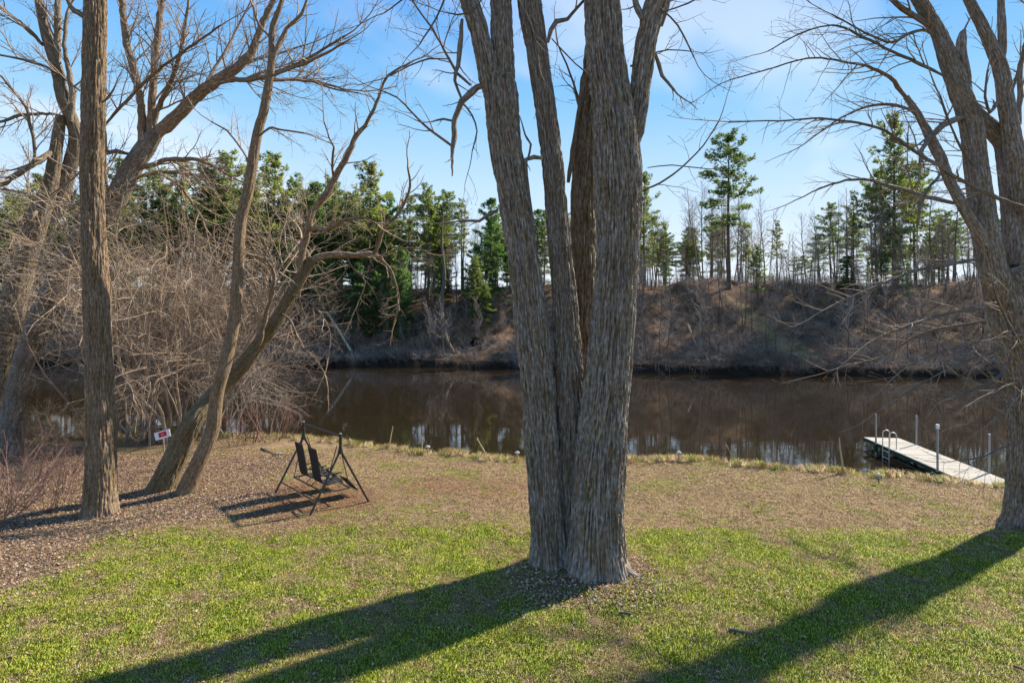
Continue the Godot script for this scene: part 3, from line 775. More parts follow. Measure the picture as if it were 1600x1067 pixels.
func right_maple() -> void:
	var st := {"col": lin(0.25, 0.195, 0.145), "wig": 0.15, "up": -0.005, "kids": 2.0, "ang": 40.0, "ratio": 0.56, "min_len": 0.14, "last": 3, "buds": 0.5, "bud_col": lin(0.2, 0.1, 0.05)}
	var d := 13.0
	var t := thing("maple_tree", px(1606, 815, d), "wide maple at the right edge with limbs sweeping left over the dock", "tree")
	t.position.y = 0
	stem(t, [[1606, 835, 70], [1608, 790, 62], [1609, 720, 57], [1609, 640, 57], [1601, 570, 62], [1588, 500, 70], [1576, 450, 66], [1566, 420, 50]], d, M.bark, 130, 0.045, 0.03, [0.3, 0.2], "trunk")
	stem(t, [[1570, 480, 40], [1558, 440, 40], [1549, 409, 38], [1541, 365, 37], [1536, 328, 36], [1526, 259, 33], [1519, 195, 32], [1505, 155, 31], [1485, 99, 27], [1473, 65, 23], [1462, 40, 21], [1437, 0, 20], [1405, -60, 14], [1380, -140, 7]], d - 0.2, M.bark, 72, 0.024, 0.05, [], "stem")
	stem(t, [[1600, 470, 44], [1592, 400, 44], [1590, 330, 42], [1582, 270, 38], [1572, 225, 30], [1555, 205, 26], [1530, 180, 20], [1516, 160, 14]], d + 0.3, M.bark, 64, 0.024, 0.05, [], "stem")
	stem(t, [[1596, 330, 34], [1590, 260, 30], [1582, 215, 26], [1574, 165, 24], [1565, 110, 22], [1552, 75, 19], [1537, 43, 17], [1515, 0, 15], [1490, -60, 9]], d, M.bark, 56, 0.022, 0.05, [], "stem")
	stem(t, [[1566, 115, 14], [1567, 70, 12], [1565, 0, 11], [1560, -80, 6]], d, M.bark, 32, 0.014, 0.06, [], "stem")
	stem(t, [[1545, 392, 22], [1530, 365, 18], [1515, 340, 17], [1500, 312, 17], [1485, 284, 16], [1472, 250, 16], [1459, 224, 15], [1437, 181, 11], [1416, 151, 9]], d - 0.4, M.bark, 36, 0.016, 0.05, [], "stem")
	for q in [
		[[1418, 154, 9, -0.4], [1404, 134, 7, -0.5], [1390, 121, 6, -0.6], [1372, 110, 5, -0.8], [1355, 103, 5, -0.9], [1330, 98, 4, -1.2], [1304, 93, 3.4, -1.4], [1275, 90, 3, -1.6], [1252, 93, 2.6, -1.8], [1200, 108, 2.2, -2], [1140, 125, 1.8, -2.2]],
		[[1610, 325, 6, -0.8], [1570, 312, 6, -1], [1530, 296, 6, -1.2], [1500, 280, 6, -1.3], [1470, 260, 5.6, -1.5], [1437, 241, 5, -1.6], [1405, 218, 4.6, -1.8], [1373, 200, 4.2, -2], [1330, 190, 4, -2.2], [1282, 185, 3.4, -2.4], [1230, 188, 2.8, -2.6], [1140, 190, 2, -3]],
		[[1496, 318, 8, -0.3], [1470, 312, 7, 0], [1442, 306, 7, 0.4], [1420, 298, 6, 0.6], [1399, 293, 5.4, 0.8], [1365, 283, 5, 1], [1334, 280, 4, 1.2], [1300, 288, 3, 1.4], [1269, 300, 2.2, 1.6]],
		[[1510, 184, 11, -0.2], [1490, 187, 10, -0.3], [1468, 200, 10, -0.5], [1452, 216, 8, -0.5], [1442, 233, 6, -0.6], [1438, 255, 4, -0.6]],
		[[1534, 402, 6, -0.2], [1510, 408, 5.5, -0.8], [1468, 416, 5, -1.2], [1430, 424, 4.4, -1.5], [1400, 434, 4, -1.7], [1366, 449, 3.4, -1.9], [1330, 464, 2.8, -2.1], [1302, 477, 2.2, -2.3]],
		[[1560, 478, 6, -0.2], [1541, 481, 5.5, -0.6], [1505, 486, 5, -0.9], [1474, 492, 4.4, -1.1], [1435, 503, 4, -1.4], [1396, 518, 3, -1.6], [1360, 534, 2.2, -1.8]],
		[[1575, 500, 5, -0.3], [1545, 502, 4.4, 0.5], [1500, 508, 4, 1], [1450, 518, 3.6, 1.4], [1410, 538, 3, 1.8], [1370, 560, 2.4, 2], [1320, 572, 2, 2.2], [1290, 582, 1.6, 2.4]],
		[[1590, 540, 5, -0.4], [1560, 545, 4, -1], [1520, 560, 3.6, -1.5], [1480, 578, 3, -1.8], [1440, 600, 2.2, -2], [1405, 622, 1.6, -2.2]],
		[[1597, 520, 4, -0.6], [1560, 528, 3.6, -1.4], [1515, 538, 3, -2], [1465, 552, 2.4, -2.4], [1420, 572, 1.8, -2.6]],
		[[1580, 560, 4, -0.4], [1560, 590, 3, -1.2], [1530, 606, 2.4, -1.6], [1490, 622, 2, -2]],
		[[1592, 610, 4, -0.5], [1570, 640, 3, -1.4], [1550, 655, 2.2, -1.8], [1515, 662, 1.6, -2]],
		[[1595, 690, 3.4, -0.6], [1565, 700, 2.6, -1.4], [1535, 714, 2, -1.7], [1500, 719, 1.5, -1.8]],
		[[1478, 262, 6, -0.4], [1462, 282, 5, -0.8], [1448, 300, 4, -1], [1438, 330, 4, -1.1], [1434, 355, 3, -1.1]],
		[[1440, 190, 6, -0.4], [1424, 172, 5, 0], [1400, 165, 5, 0.3], [1372, 163, 4, 0.5], [1340, 172, 3, 0.8], [1305, 190, 2.4, 1], [1270, 215, 2, 1.2]],
		[[1475, 68, 6, -0.2], [1448, 48, 5, -0.3], [1420, 52, 5, -0.6], [1395, 66, 4, -0.9], [1360, 55, 3, -1.2], [1330, 38, 2.4, -1.5], [1300, 22, 2, -1.8]],
		[[1478, 120, 5, -0.4], [1440, 100, 5, -0.8], [1395, 80, 4, -1.2], [1350, 58, 4, -1.4], [1310, 40, 3, -1.6], [1260, 48, 2.4, -2], [1200, 80, 1.8, -2.3]],
		[[1470, 60, 8, -0.2], [1445, 35, 8, -0.2], [1420, 18, 8, -0.3], [1395, 0, 7, -0.4], [1370, -25, 5, -0.5]],
		[[1594, 195, 9, 0.2], [1594, 150, 8, 0.2], [1597, 100, 7, 0.2], [1610, 40, 5, 0.2]],
		[[1566, 170, 6, -0.2], [1558, 160, 6, -0.4], [1548, 176, 5, -0.5], [1540, 150, 4, -0.6], [1544, 110, 3, -0.6]],
		[[1528, 265, 5, -0.2], [1508, 240, 4, -0.6], [1490, 205, 3, -0.8], [1470, 150, 3, -1]],
		[[1580, 150, 5, 0], [1592, 110, 4, 0], [1610, 60, 3, 0]],
		[[1610, 560, 5, -0.8], [1585, 520, 4, -1.4], [1560, 470, 3, -1.8], [1552, 440, 2, -2]],
		[[1610, 600, 4, -0.8], [1580, 600, 3, -1.6], [1556, 612, 2.4, -2]]]:
		limb(t, q, d, st, 5.0, 1.1, M.bark)
	# a broken stub with a shaggy knot of wood on top
	limb(t, [[1517, 165, 15, -0.1], [1514, 142, 13, -0.1], [1509, 110, 12, -0.1], [1505, 90, 11, -0.1], [1502, 76, 15, -0.1], [1503, 62, 14, -0.1], [1507, 50, 9, -0.1], [1508, 46, 4, -0.1]], d, st, 1.0, 0.5, M.bark, "broken_stub", 0.7)
	limb(t, [[1494, 92, 8, -0.1], [1499, 86, 8, -0.1], [1504, 78, 8, -0.1]], d, st, 0.0, 0.5, M.bark, "broken_stub")

# ------------------------------------------------------------------ brush
func shrub_mesh(r: RandomNumberGenerator, stems: int, height: float, spread: float, st: Dictionary, lean := Vector3.ZERO) -> MB:
	var mb := MB.new()
	for k in stems:
		var a := r.randf_range(0, TAU)
		var q := Vector3(cos(a), 0, sin(a)) * r.randf_range(0.0, spread * 0.22)
		var dir := (Vector3(cos(a) * spread / height * r.randf_range(0.2, 1.0), 1.0, sin(a) * spread / height * r.randf_range(0.2, 1.0)) + lean).normalized()
		var l := height * r.randf_range(0.6, 1.1)
		grow(mb, q - Vector3(0, 0.1, 0), dir, l, l * r.randf_range(0.005, 0.0085), 0, st, r)
	return mb
func place_copies(protos: Array, spots: Array, called: String, label_of: Callable, category: String, group: String) -> void:
	for i in spots.size():
		var s: Dictionary = spots[i]
		var pr: Node3D = protos[s.kind % protos.size()]
		var o := pr.duplicate() as Node3D
		o.name = numbered(called)
		add_child(o)
		o.position = s.at
		o.rotation.y = s.turn
		o.rotation.z = s.get("tilt", 0.0)
		o.scale = Vector3(s.get("wide", s.size), s.size, s.get("wide", s.size))
		tag(o, label_of.call(s), category, group)
func proto(parts: Array) -> Node3D:
	var o := Node3D.new()
	for q in parts:
		var m := MeshInstance3D.new()
		m.name = q[0]
		m.mesh = q[1].mesh()
		m.material_override = q[2]
		if q.size() > 3: m.set_meta("kind", q[3])
		o.add_child(m, true)
	return o
func build_thicket() -> void:
	var r := RandomNumberGenerator.new()
	r.seed = 77
	var protos := []
	for k in 4:
		var st := {"col": [lin(0.28, 0.22, 0.17), lin(0.36, 0.275, 0.20), lin(0.22, 0.17, 0.135), lin(0.31, 0.26, 0.215)][k], "wig": 0.26, "up": -0.012, "kids": 2.0, "ang": 52.0, "ratio": 0.52, "min_len": 0.14, "last": 3, "buds": 0.0, "tip": 0.0028}
		protos.push_back(proto([["branches", shrub_mesh(r, 6, 6.4, 3.4, st, Vector3(-0.02, 0, -0.08)), M.twig, "stuff"]]))
	var spots := []
	for q in [[84, 23.2, 0.42], [118, 23.3, 0.5], [195, 22.0, 1.3], [225, 22.6, 1.55], [250, 22.0, 1.2], [275, 22.5, 1.45], [310, 22.4, 1.15], [335, 22.2, 0.85], [186, 23.1, 1.3], [262, 23.0, 1.65], [298, 22.9, 1.35], [360, 22.5, 0.7]]:
		var x: float = (q[0] - CX) / F * q[1]
		spots.push_back({"at": Vector3(x, near_h(x, q[1]) , -q[1]), "turn": r.randf_range(-0.6, 0.6), "size": q[2], "kind": spots.size(), "px": q[0]})
	var seen := []
	for s in spots: if s.px > 160: seen.push_back(s.px)
	place_copies(protos, spots, "bare_shrub", func(s): return rank(seen, s.px) + " pale shrub from the straight trunk in the riverside thicket" if s.px > 160 else ("pale bare shrub overhanging the river just left of the straight trunk" if s.px > 100 else "pale bare shrub on the river edge beside the big leaning maple"), "shrub", "bare shrubs along the near river edge")
	# red stemmed canes
	var reds := []
	for k in 3:
		var st := {"col": [lin(0.19, 0.10, 0.085), lin(0.24, 0.15, 0.12), lin(0.15, 0.09, 0.075)][k], "wig": 0.13, "up": -0.015, "kids": 2.0, "ang": 38.0, "ratio": 0.5, "min_len": 0.12, "last": 2, "buds": 0.0}
		reds.push_back(proto([["canes", shrub_mesh(r, 14, 1.7, 1.5, st), M.twig, "stuff"]]))
	spots = []
	for q in [[10, 13.6, 1.0], [40, 14.6, 0.95], [70, 13.8, 0.85], [95, 15.2, 0.9], [15, 15.6, 1.1], [55, 16.8, 1.0], [110, 17.2, 0.8], [190, 15.5, 0.55], [205, 16.8, 0.55], [20, 18.5, 1.1], [80, 19.2, 0.9], [-20, 12.6, 1.0]]:
		var x: float = (q[0] - CX) / F * q[1]
		spots.push_back({"at": Vector3(x, near_h(x, q[1]), -q[1]), "turn": r.randf_range(0, TAU), "size": q[2], "kind": spots.size(), "px": q[0]})
	var reds_seen := []
	for s in spots: if s.px < 130: reds_seen.push_back(s.px)
	place_copies(reds, spots, "red_cane_shrub", func(s): return rank(reds_seen, s.px) + " clump of reddish canes from the left edge, in leaf litter" if s.px < 130 else "low purplish canes in leaf litter between straight trunk and sign", "shrub", "reddish canes in the leaf litter")
	spots = []
	for q in [[395, 21.6, 0.95], [420, 21.8, 1.0], [365, 21.2, 0.85], [440, 22.2, 0.7]]:
		var x: float = (q[0] - CX) / F * q[1]
		spots.push_back({"at": Vector3(x, near_h(x, q[1]), -q[1]), "turn": r.randf_range(0, TAU), "size": q[2] * 1.3, "kind": spots.size()})
	place_copies(reds, spots, "red_cane_shrub", func(s): return "reddish bare shrub on the bank edge behind the leaning trunks", "shrub", "reddish shrubs on the bank edge")
	for o in protos + reds: o.free()

# ------------------------------------------------------------------ far trees
func pine_mesh(r: RandomNumberGenerator, height: float, crown_from: float, width: float, dense: float, col: Color, gap_y: float) -> Array:
	var tr := MB.new()
	var cr := MB.new()
	var p := PackedVector3Array()
	var rr := PackedFloat32Array()
	var sway := Vector3(r.randf_range(-0.3, 0.3), 0, r.randf_range(-0.3, 0.3))
	for i in 11:
		var t := i / 10.0
		p.push_back(Vector3(0, t * height - 0.3, 0) + sway * sin(t * PI))
		rr.push_back(lerpf(height * 0.0125, 0.03, pow(t, 0.85)))
	tr.tube(p, rr, 8, Color.WHITE, 1.0, 0.8, false)
	var y := crown_from * height
	while y < height * 0.985:
		var t := (y / height - crown_from) / (1.0 - crown_from)
		var prof := (0.55 + 0.45 * sin(minf(1.0, t * 1.9) * PI * 0.5)) * pow(1.0 - t, 0.5) + 0.04
		var gap := r.randf_range(0.7, 1.0) if r.randf() < 0.7 else 0.35
		var n := r.randi_range(3, 5)
		var a0 := r.randf_range(0, TAU)
		for k in n:
			if t < 0.25 and r.randf() < 0.25: continue
			var a := a0 + TAU * k / n + r.randf_range(-0.4, 0.4)
			var l := width * gap * prof * r.randf_range(0.35, 1.2)
			var rise := lerpf(0.0, 0.75, t) + r.randf_range(-0.25, 0.25)
			var q := Vector3(0, y, 0) + sway * sin(y / height * PI)
			var dir := Vector3(cos(a), rise, sin(a)).normalized()
			var bp := PackedVector3Array([q])
			var br := PackedFloat32Array([0.012 + 0.012 * l])
			var bd := dir
			for i in 4:
				bd = (bd + Vector3(0, 0.06 if i > 1 else -0.05, 0) + any_dir(r) * 0.07).normalized()
				q += bd * l / 4.0
				bp.push_back(q)
				br.push_back(lerpf(0.012 + 0.012 * l, 0.008, (i + 1) / 4.0))
			tr.twig(bp, br, lin(0.75, 0.7, 0.65), 3)
			# needle sprays: flat plumes along the branch and its side shoots
			var cnt := int((6 + l * 10.0) * dense)
			for i in cnt:
				var f := lerpf(0.3, 1.0, pow(r.randf(), 0.6)) * 4.0
				var j := mini(int(f), 3)
				var at := bp[j].lerp(bp[j + 1], f - j)
				var sd := Vector3(-sin(a), 0, cos(a)) * r.randf_range(-1, 1) * (0.10 + 0.24 * l * (1.0 - absf(f / 4.0 - 0.6)))
				at += sd + Vector3(0, r.randf_range(-0.22, 0.30), 0)
				var out := (bd * 0.7 + sd.normalized() * 0.7 + Vector3(0, 0.5, 0)).normalized()
				var s := r.randf_range(0.22, 0.40)
				var cc := jitter(col, 0.30, r)
				for m in 7:
					var e := (out + any_dir(r) * 0.85).normalized()
					var w := e.cross(any_dir(r)).normalized() * s * 0.11
					cr.tri(at - w, at + e * s, at + w, cc, (Vector3.UP * 0.6 + e * 0.4 + any_dir(r) * 0.6).normalized())
		y += height * r.randf_range(0.6, 1.3) * gap_y
	return [tr, cr]
func bare_mesh(r: RandomNumberGenerator, height: float, bush: float, col: Color) -> Array:
	var tr := MB.new()
	var cr := MB.new()
	var p := PackedVector3Array()
	var rr := PackedFloat32Array()
	var q := Vector3(0, -0.3, 0)
	var d := Vector3(r.randf_range(-0.06, 0.06), 1, r.randf_range(-0.06, 0.06)).normalized()
	for i in 10:
		p.push_back(q)
		rr.push_back(lerpf(height * 0.0105, 0.02, pow(i / 9.0, 0.8)))
		d = (d + any_dir(r) * 0.06 + Vector3.UP * 0.04).normalized()
		q += d * height / 9.0
	tr.tube(p, rr, 7, Color.WHITE, 1.0, 0.8, false)
	var st := {"col": col, "wig": 0.17, "up": 0.07, "kids": 1.0, "ang": 40.0, "ratio": 0.52, "min_len": 0.35, "last": 3, "buds": 0.0, "tip": 0.008}
	var cnt := int(height * bush)
	for k in cnt:
		var t := lerpf(0.35, 0.97, pow((k + r.randf()) / cnt, 0.8))
		var f := t * 9.0
		var i := mini(int(f), 8)
		var a := r.randf_range(0, TAU)
		var dir := Vector3(cos(a), r.randf_range(0.5, 1.3), sin(a)).normalized()
		grow(cr, p[i].lerp(p[i + 1], f - i), dir, height * r.randf_range(0.14, 0.26) * (1.25 - 0.7 * t), 0.008 + height * 0.0028 * (1.2 - t), 1, st, r)
	return [tr, cr]
const ORD := ["first", "second", "third", "fourth", "fifth", "sixth", "seventh", "eighth", "ninth", "tenth", "eleventh", "twelfth", "thirteenth", "fourteenth"]
func rank(all: Array, x: float) -> String:
	var k := 0
	for v in all:
		if v < x: k += 1
	return ORD[k] if k < ORD.size() else "next"
func look_of(s: Dictionary, mid: float) -> String:
	var lean := -sin(s.tilt) * cos(s.turn)
	return ("tall" if s.size > mid * 1.15 else ("short" if s.size < mid * 0.8 else "medium-height")) + (" left-leaning" if lean < -0.025 else (" right-leaning" if lean > 0.025 else " upright"))
func far_label(x: float) -> String:
	if x < 330: return "behind the left thicket"
	if x < 560: return "left of the open water, behind the leaning trunks"
	if x < 800: return "on the slope left of the four-stemmed maple"
	if x < 1000: return "behind the stems of the middle maple"
	if x < 1250: return "on the ridge right of the middle maple"
	return "on the ridge behind the dock"
func build_far_trees() -> void:
	var r := RandomNumberGenerator.new()
	r.seed = 4242
	var pines := []
	var specs := [[20.0, 0.25, 4.6, 1.7, 0.024], [20.0, 0.42, 4.8, 1.8, 0.034], [20.0, 0.18, 5.4, 1.7, 0.024], [20.0, 0.42, 3.8, 1.2, 0.030], [20.0, 0.06, 4.6, 1.7, 0.025]]
	var cols := [lin(0.33, 0.37, 0.16), lin(0.26, 0.31, 0.145), lin(0.37, 0.39, 0.165), lin(0.34, 0.33, 0.18), lin(0.22, 0.34, 0.15)]
	for k in specs.size():
		var pm := pine_mesh(r, specs[k][0], specs[k][1], specs[k][2], specs[k][3], cols[k], specs[k][4])
		pines.push_back(proto([["trunk", pm[0], M.bark_far], ["crown", pm[1], M.needle]]))
	# x, top y, distance, kind, own label if it stands out
	var list := [
		[20, 300, 88, 0, ""], [60, 275, 92, 2, ""], [105, 300, 86, 1, ""], [190, 250, 90, 2, ""], [240, 262, 86, 0, ""], [285, 255, 92, 2, ""], [322, 262, 88, 4, ""],
		[352, 236, 90, 0, ""], [392, 250, 94, 2, ""], [430, 243, 88, 2, "tallest pine left of the open water, beside the smooth curving trunk"], [462, 275, 92, 0, ""], [492, 285, 90, 4, ""], [522, 290, 95, 1, ""],
		[552, 300, 92, 0, ""], [580, 256, 88, 2, "tall round-topped pine above the leaning dead log on the far bank"], [608, 300, 93, 4, ""], [642, 305, 96, 1, ""], [668, 288, 90, 0, "tall pine on the far slope above the crooked grey trunk"], [700, 300, 94, 1, ""], [722, 312, 96, 3, ""],
		[768, 310, 86, 4, "bright green pine just left of the middle maple"], [800, 335, 92, 0, ""], [850, 330, 92, 2, ""], [885, 345, 90, 0, ""], [1008, 272, 86, 2, "pine half hidden behind the right stem of the middle maple"], [1040, 365, 92, 1, ""], [1072, 372, 94, 0, ""],
		[1140, 208, 80, 1, "tall lone pine with open layered branches standing above the right ridge"], [1168, 380, 95, 3, ""], [1215, 345, 88, 3, "thin brownish pine right of the tall lone pine"], [1255, 400, 94, 1, ""], [1300, 318, 86, 1, ""], [1335, 300, 84, 3, ""], [1372, 262, 84, 0, ""],
		[1398, 180, 80, 2, "massive tall pine behind the sweeping limbs of the right maple"], [1432, 250, 86, 0, ""], [1480, 330, 88, 1, ""], [1325, 400, 78, 4, "small dark fir at the top of the slope behind the dock"], [625, 420, 80, 4, "young green pine low on the far slope below the tall pines"], [510, 400, 84, 4, ""], [560, 410, 82, 4, ""], [745, 385, 84, 4, ""], [690, 400, 88, 4, ""], [450, 380, 84, 4, ""], [1560, 340, 90, 0, ""], [-40, 280, 90, 2, ""], [-110, 270, 94, 0, ""], [1680, 300, 92, 1, ""], [150, 290, 96, 0, ""]]
	var zones := {}
	for q in list:
		if q[4] == "":
			zones.get_or_add(far_label(q[0]), []).push_back(q[0])
	for q in list:
		var x: float = (q[0] - CX) / F * q[2]
		var y0 := far_h(x, q[2])
		var top: float = EYE - (q[1] - CY) / F * q[2]
		var o := (pines[q[3]] as Node3D).duplicate() as Node3D
		o.name = numbered("pine_tree")
		add_child(o)
		o.position = Vector3(x, y0, -q[2])
		o.rotation.y = r.randf_range(0, TAU)
		var s := (top - y0) / 20.0
		var w := maxf(s, 0.62) * r.randf_range(1.0, 1.25) * (1.15 if q[0] < 800 else 1.0)
		o.scale = Vector3(w, s, w)
		tag(o, q[4] if q[4] else rank(zones[far_label(q[0])], q[0]) + " pine from left " + far_label(q[0]), "tree", "pines on the far bank")
	# younger pines down the left slope
	for i in 34:
		var u := r.randf_range(390, 800) if i < 26 else r.randf_range(1000, 1420)
		var d := r.randf_range(79, 97) if i < 26 else r.randf_range(76, 90)
		var x := (u - CX) / F * d
		var o := (pines[4 if r.randf() < 0.6 else 0] as Node3D).duplicate() as Node3D
		o.name = numbered("pine_tree")
		add_child(o)
		o.position = Vector3(x, far_h(x, d), -d)
		o.rotation.y = r.randf_range(0, TAU)
		var s := r.randf_range(0.30, 0.62) if i < 26 else r.randf_range(0.2, 0.4)
		o.scale = Vector3(s * 1.15, s, s * 1.15)
		tag(o, "younger pine lower down " + far_label(u), "tree", "younger pines on the far slope")
	# a second row closes the wood
	for i in 100:
		var u := r.randf_range(-140, 900) if i < 80 else r.randf_range(1000, 1700)
		var d := r.randf_range(93, 112)
		var x := (u - CX) / F * d
		var o := (pines[r.randi() % 5] as Node3D).duplicate() as Node3D
		o.name = numbered("pine_tree")
		add_child(o)
		o.position = Vector3(x, far_h(x, d), -d)
		o.rotation.y = r.randf_range(0, TAU)
		var s := r.randf_range(0.66, 1.0) * (1.0 if u < 560 else 0.74)
		o.scale = Vector3(s * 1.3, s, s * 1.3)
		tag(o, "back row pine " + far_label(u), "tree", "pines in the back row of the far wood")
	for o in pines: o.free()
	# bare hardwoods, all single trees
	var bare := []
	for k in 6:
		var col: Color = [lin(0.24, 0.20, 0.17), lin(0.28, 0.22, 0.18), lin(0.22, 0.18, 0.16), lin(0.27, 0.20, 0.155), lin(0.31, 0.27, 0.235), lin(0.23, 0.19, 0.16)][k]
		var bm := bare_mesh(r, 14.0, [2.2, 2.6, 1.9, 2.4, 1.8, 3.0][k], col)
		bare.push_back(proto([["trunk", bm[0], M.bark_far], ["crown", bm[1], M.twig]]))
	var spots := []
	while spots.size() < 300:
		var u := r.randf_range(-120, 1720)
		var d := r.randf_range(66, 116) if u > 900 else r.randf_range(80, 118)
		var x := (u - CX) / F * d
		var s := d - along(FAR, x)
		if s < 2.5: continue
		if s < 13.0 and r.randf() < (0.28 if u > 950 else 0.5): continue
		if u < 480 and r.randf() < 0.4: continue
		var hgt := r.randf_range(8, 15.5) * (1.0 if s > 14 else 0.72)
		spots.push_back({"at": Vector3(x, far_h(x, d), -d), "turn": r.randf_range(0, TAU), "tilt": r.randf_range(-0.07, 0.07), "size": hgt / 14.0, "wide": hgt / 14.0 * r.randf_range(0.75, 1.1), "kind": r.randi() % 6, "px": u})
	place_copies(bare, spots, "bare_tree", func(s): return look_of(s, 0.82) + " bare tree " + far_label(s.px), "tree", "bare trees on the far bank")
	for o in bare: o.free()
	var young := []
	for k in 4:
		var ym := bare_mesh(r, 7.0, [4.0, 5.0, 3.4, 4.4][k], [lin(0.28, 0.235, 0.20), lin(0.36, 0.30, 0.25), lin(0.24, 0.19, 0.165), lin(0.33, 0.26, 0.21)][k])
		young.push_back(proto([["trunk", ym[0], M.bark_far], ["crown", ym[1], M.twig]]))
	spots = []
	while spots.size() < 300:
		var u := r.randf_range(380, 1640)
		var d := r.randf_range(60, 100)
		var x := (u - CX) / F * d
		var s := d - along(FAR, x)
		if s < 1.2 or s > 27 or absf(x - (33.0 - (s - 4.0) * 0.28)) < 1.6: continue
		if u > 800 and u < 985: continue
		var hgt := r.randf_range(3.0, 8.0)
		spots.push_back({"at": Vector3(x, far_h(x, d), -d), "turn": r.randf_range(0, TAU), "tilt": r.randf_range(-0.16, 0.16), "size": hgt / 7.0, "wide": hgt / 7.0 * r.randf_range(0.8, 1.3), "kind": r.randi() % 4, "px": u})
	place_copies(young, spots, "sapling", func(s): return look_of(s, 0.8) + " twiggy sapling " + far_label(s.px), "sapling", "saplings on the far slope")
	for o in young: o.free()
	# logs and odd trunks one can point at
	for q in [
		["fallen_log", [[496, 468, 3.4, 6], [520, 502, 3.8, 3], [548, 548, 4.2, 0]], 77.5, "pale dead trunk leaning left on the far bank at the waterline", M.stake],
		["crooked_tree", [[708, 552, 8], [698, 532, 7.4], [692, 505, 7, 1], [690, 470, 6.6, 2], [694, 430, 5.4, 2], [690, 380, 3.6, 2], [692, 330, 2, 2]], 76.5, "crooked grey trunk bending at its base on the far shore", M.bark_far],
		["fallen_log", [[1166, 473, 3.8, 0], [1190, 462, 3.6, 1], [1222, 447, 3, 2.4]], 79.0, "fallen trunk lying up the right slope below the tall lone pine", M.stake],
		["fallen_log", [[1075, 507, 2.6, 0], [1082, 524, 2.6, -1], [1088, 538, 2, -2]], 72.0, "short reddish dead stick on the brushy right slope", M.stake],
		["fallen_log", [[1018, 560, 2.4, 0], [1030, 545, 2.2, 0.6], [1042, 528, 1.8, 1.6]], 69.0, "thin pale dead branch rising from the waterline right of the middle maple", M.stake],
		["fallen_log", [[1030, 563, 2.6, 0], [1065, 540, 2.2, 2], [1105, 516, 1.8, 4]], 69.0, "long thin yellowish pole lying up the slope right of the middle maple", M.stake],
		["fallen_log", [[1240, 552, 2.0, 0], [1258, 562, 2.2, -0.6], [1275, 569, 2, -1]], 66.0, "dead limb drooping to the water below the slide", M.stake],
		["fallen_log", [[598, 540, 2.6, 0], [625, 528, 2.4, 1.5], [650, 522, 1.8, 2.4]], 79.0, "grey log lying on the far slope below the young pine", M.bark_far],
		["fallen_log", [[1395, 520, 2.6, 0], [1420, 508, 2.6, 1.5], [1450, 498, 2, 3]], 69.0, "grey log on the slope behind the dock", M.bark_far],
		["fallen_log", [[732, 546, 2.4, 0], [748, 541, 2.2, 0.3], [760, 536, 2, 0.6]], 77.0, "thin pale log below the boulder on the far slope", M.stake]]:
		var c := trace(q[1], q[2])
		var o := thing(q[0], c[0][0], q[3], "log" if q[0] == "fallen_log" else "tree")
		var s := shift(smooth(c, 0.5), o.position)
		var mb := MB.new()
		mb.tube(s[0], s[1], 8, Color.WHITE, 1.0, 0.8)
		put("trunk", mb, q[4], o)
	var bd := 79.0
	var bo := thing("boulder", px(746, 524, bd), "blue-grey boulder beside a pine trunk on the far slope", "rock")
	bo.position.y = far_h(bo.position.x, bd) + 0.25
	var rock := MB.new()
	rock_into(rock, Vector3(0.95, 0.6, 0.8), 5)
	put("rock", rock, M.stone, bo)
	# brush over the slope: nobody could count it
	var br := []
	for k in 3:
		var st := {"col": [lin(0.20, 0.165, 0.145), lin(0.40, 0.34, 0.29), lin(0.13, 0.10, 0.085)][k], "wig": 0.30, "up": -0.02, "kids": 1.4, "ang": 50.0, "ratio": 0.6, "min_len": 0.3, "last": 2, "buds": 0.0, "tip": 0.010}
		br.push_back(shrub_mesh(r, 9, 2.2, 3.0, st).mesh())
	for k in 3:
		var xf := []
		while xf.size() < 1000:
			var u := r.randf_range(-150, 1750)
			var d := r.randf_range(60, 100)
			var x := (u - CX) / F * d
			var s := d - along(FAR, x)
			if s < 0.8 or s > 27: continue
			var low := smoothstep(9.0, 2.0, s)
			if r.randf() > 0.35 + 0.6 * low + (0.2 if u > 950 else 0.0): continue
			var slide := absf(x - (33.0 - (s - 4.0) * 0.28))
			if slide < 1.5: continue
			xf.push_back(Transform3D(Basis.from_euler(Vector3(0, r.randf_range(0, TAU), 0)).scaled(Vector3.ONE * r.randf_range(0.5, 1.25) * (0.8 if s < 6 else 0.65)), Vector3(x, far_h(x, d), -d)))
		scatter("undergrowth", br[k], M.twig, xf, [], "grey leafless brush covering the far bank slope", "undergrowth")
	# roots and drift wood hanging over the water
	var roots := []
	for k in 2:
		var st := {"col": [lin(0.11, 0.085, 0.07), lin(0.22, 0.19, 0.16)][k], "wig": 0.4, "up": -0.10, "kids": 1.5, "ang": 50.0, "ratio": 0.6, "min_len": 0.2, "last": 2, "buds": 0.0, "tip": 0.006}
		var mb := MB.new()
		for i in 9:
			var a := r.randf_range(0, TAU)
			grow(mb, Vector3(r.randf_range(-0.8, 0.8), 0.5, 0), Vector3(cos(a) * 0.7, r.randf_range(-0.2, 0.5), 0.9).normalized(), r.randf_range(0.7, 1.6), 0.022, 0, st, r)
		roots.push_back(mb.mesh())
	for k in 2:
		var xf := []
		for i in [150, 60][k]:
			var x := r.randf_range(-55, 60)
			var d := along(FAR, x) + r.randf_range(-0.2, 1.0)
			xf.push_back(Transform3D(Basis.from_euler(Vector3(0, r.randf_range(-0.8, 0.8), 0)).scaled(Vector3.ONE * r.randf_range(0.6, 1.3)), Vector3(x, maxf(far_h(x, d), WATER) + 0.1, -d)))
		scatter("bank_roots", roots[k], M.twig, xf, [], "tangled roots and driftwood along the far waterline", "roots")

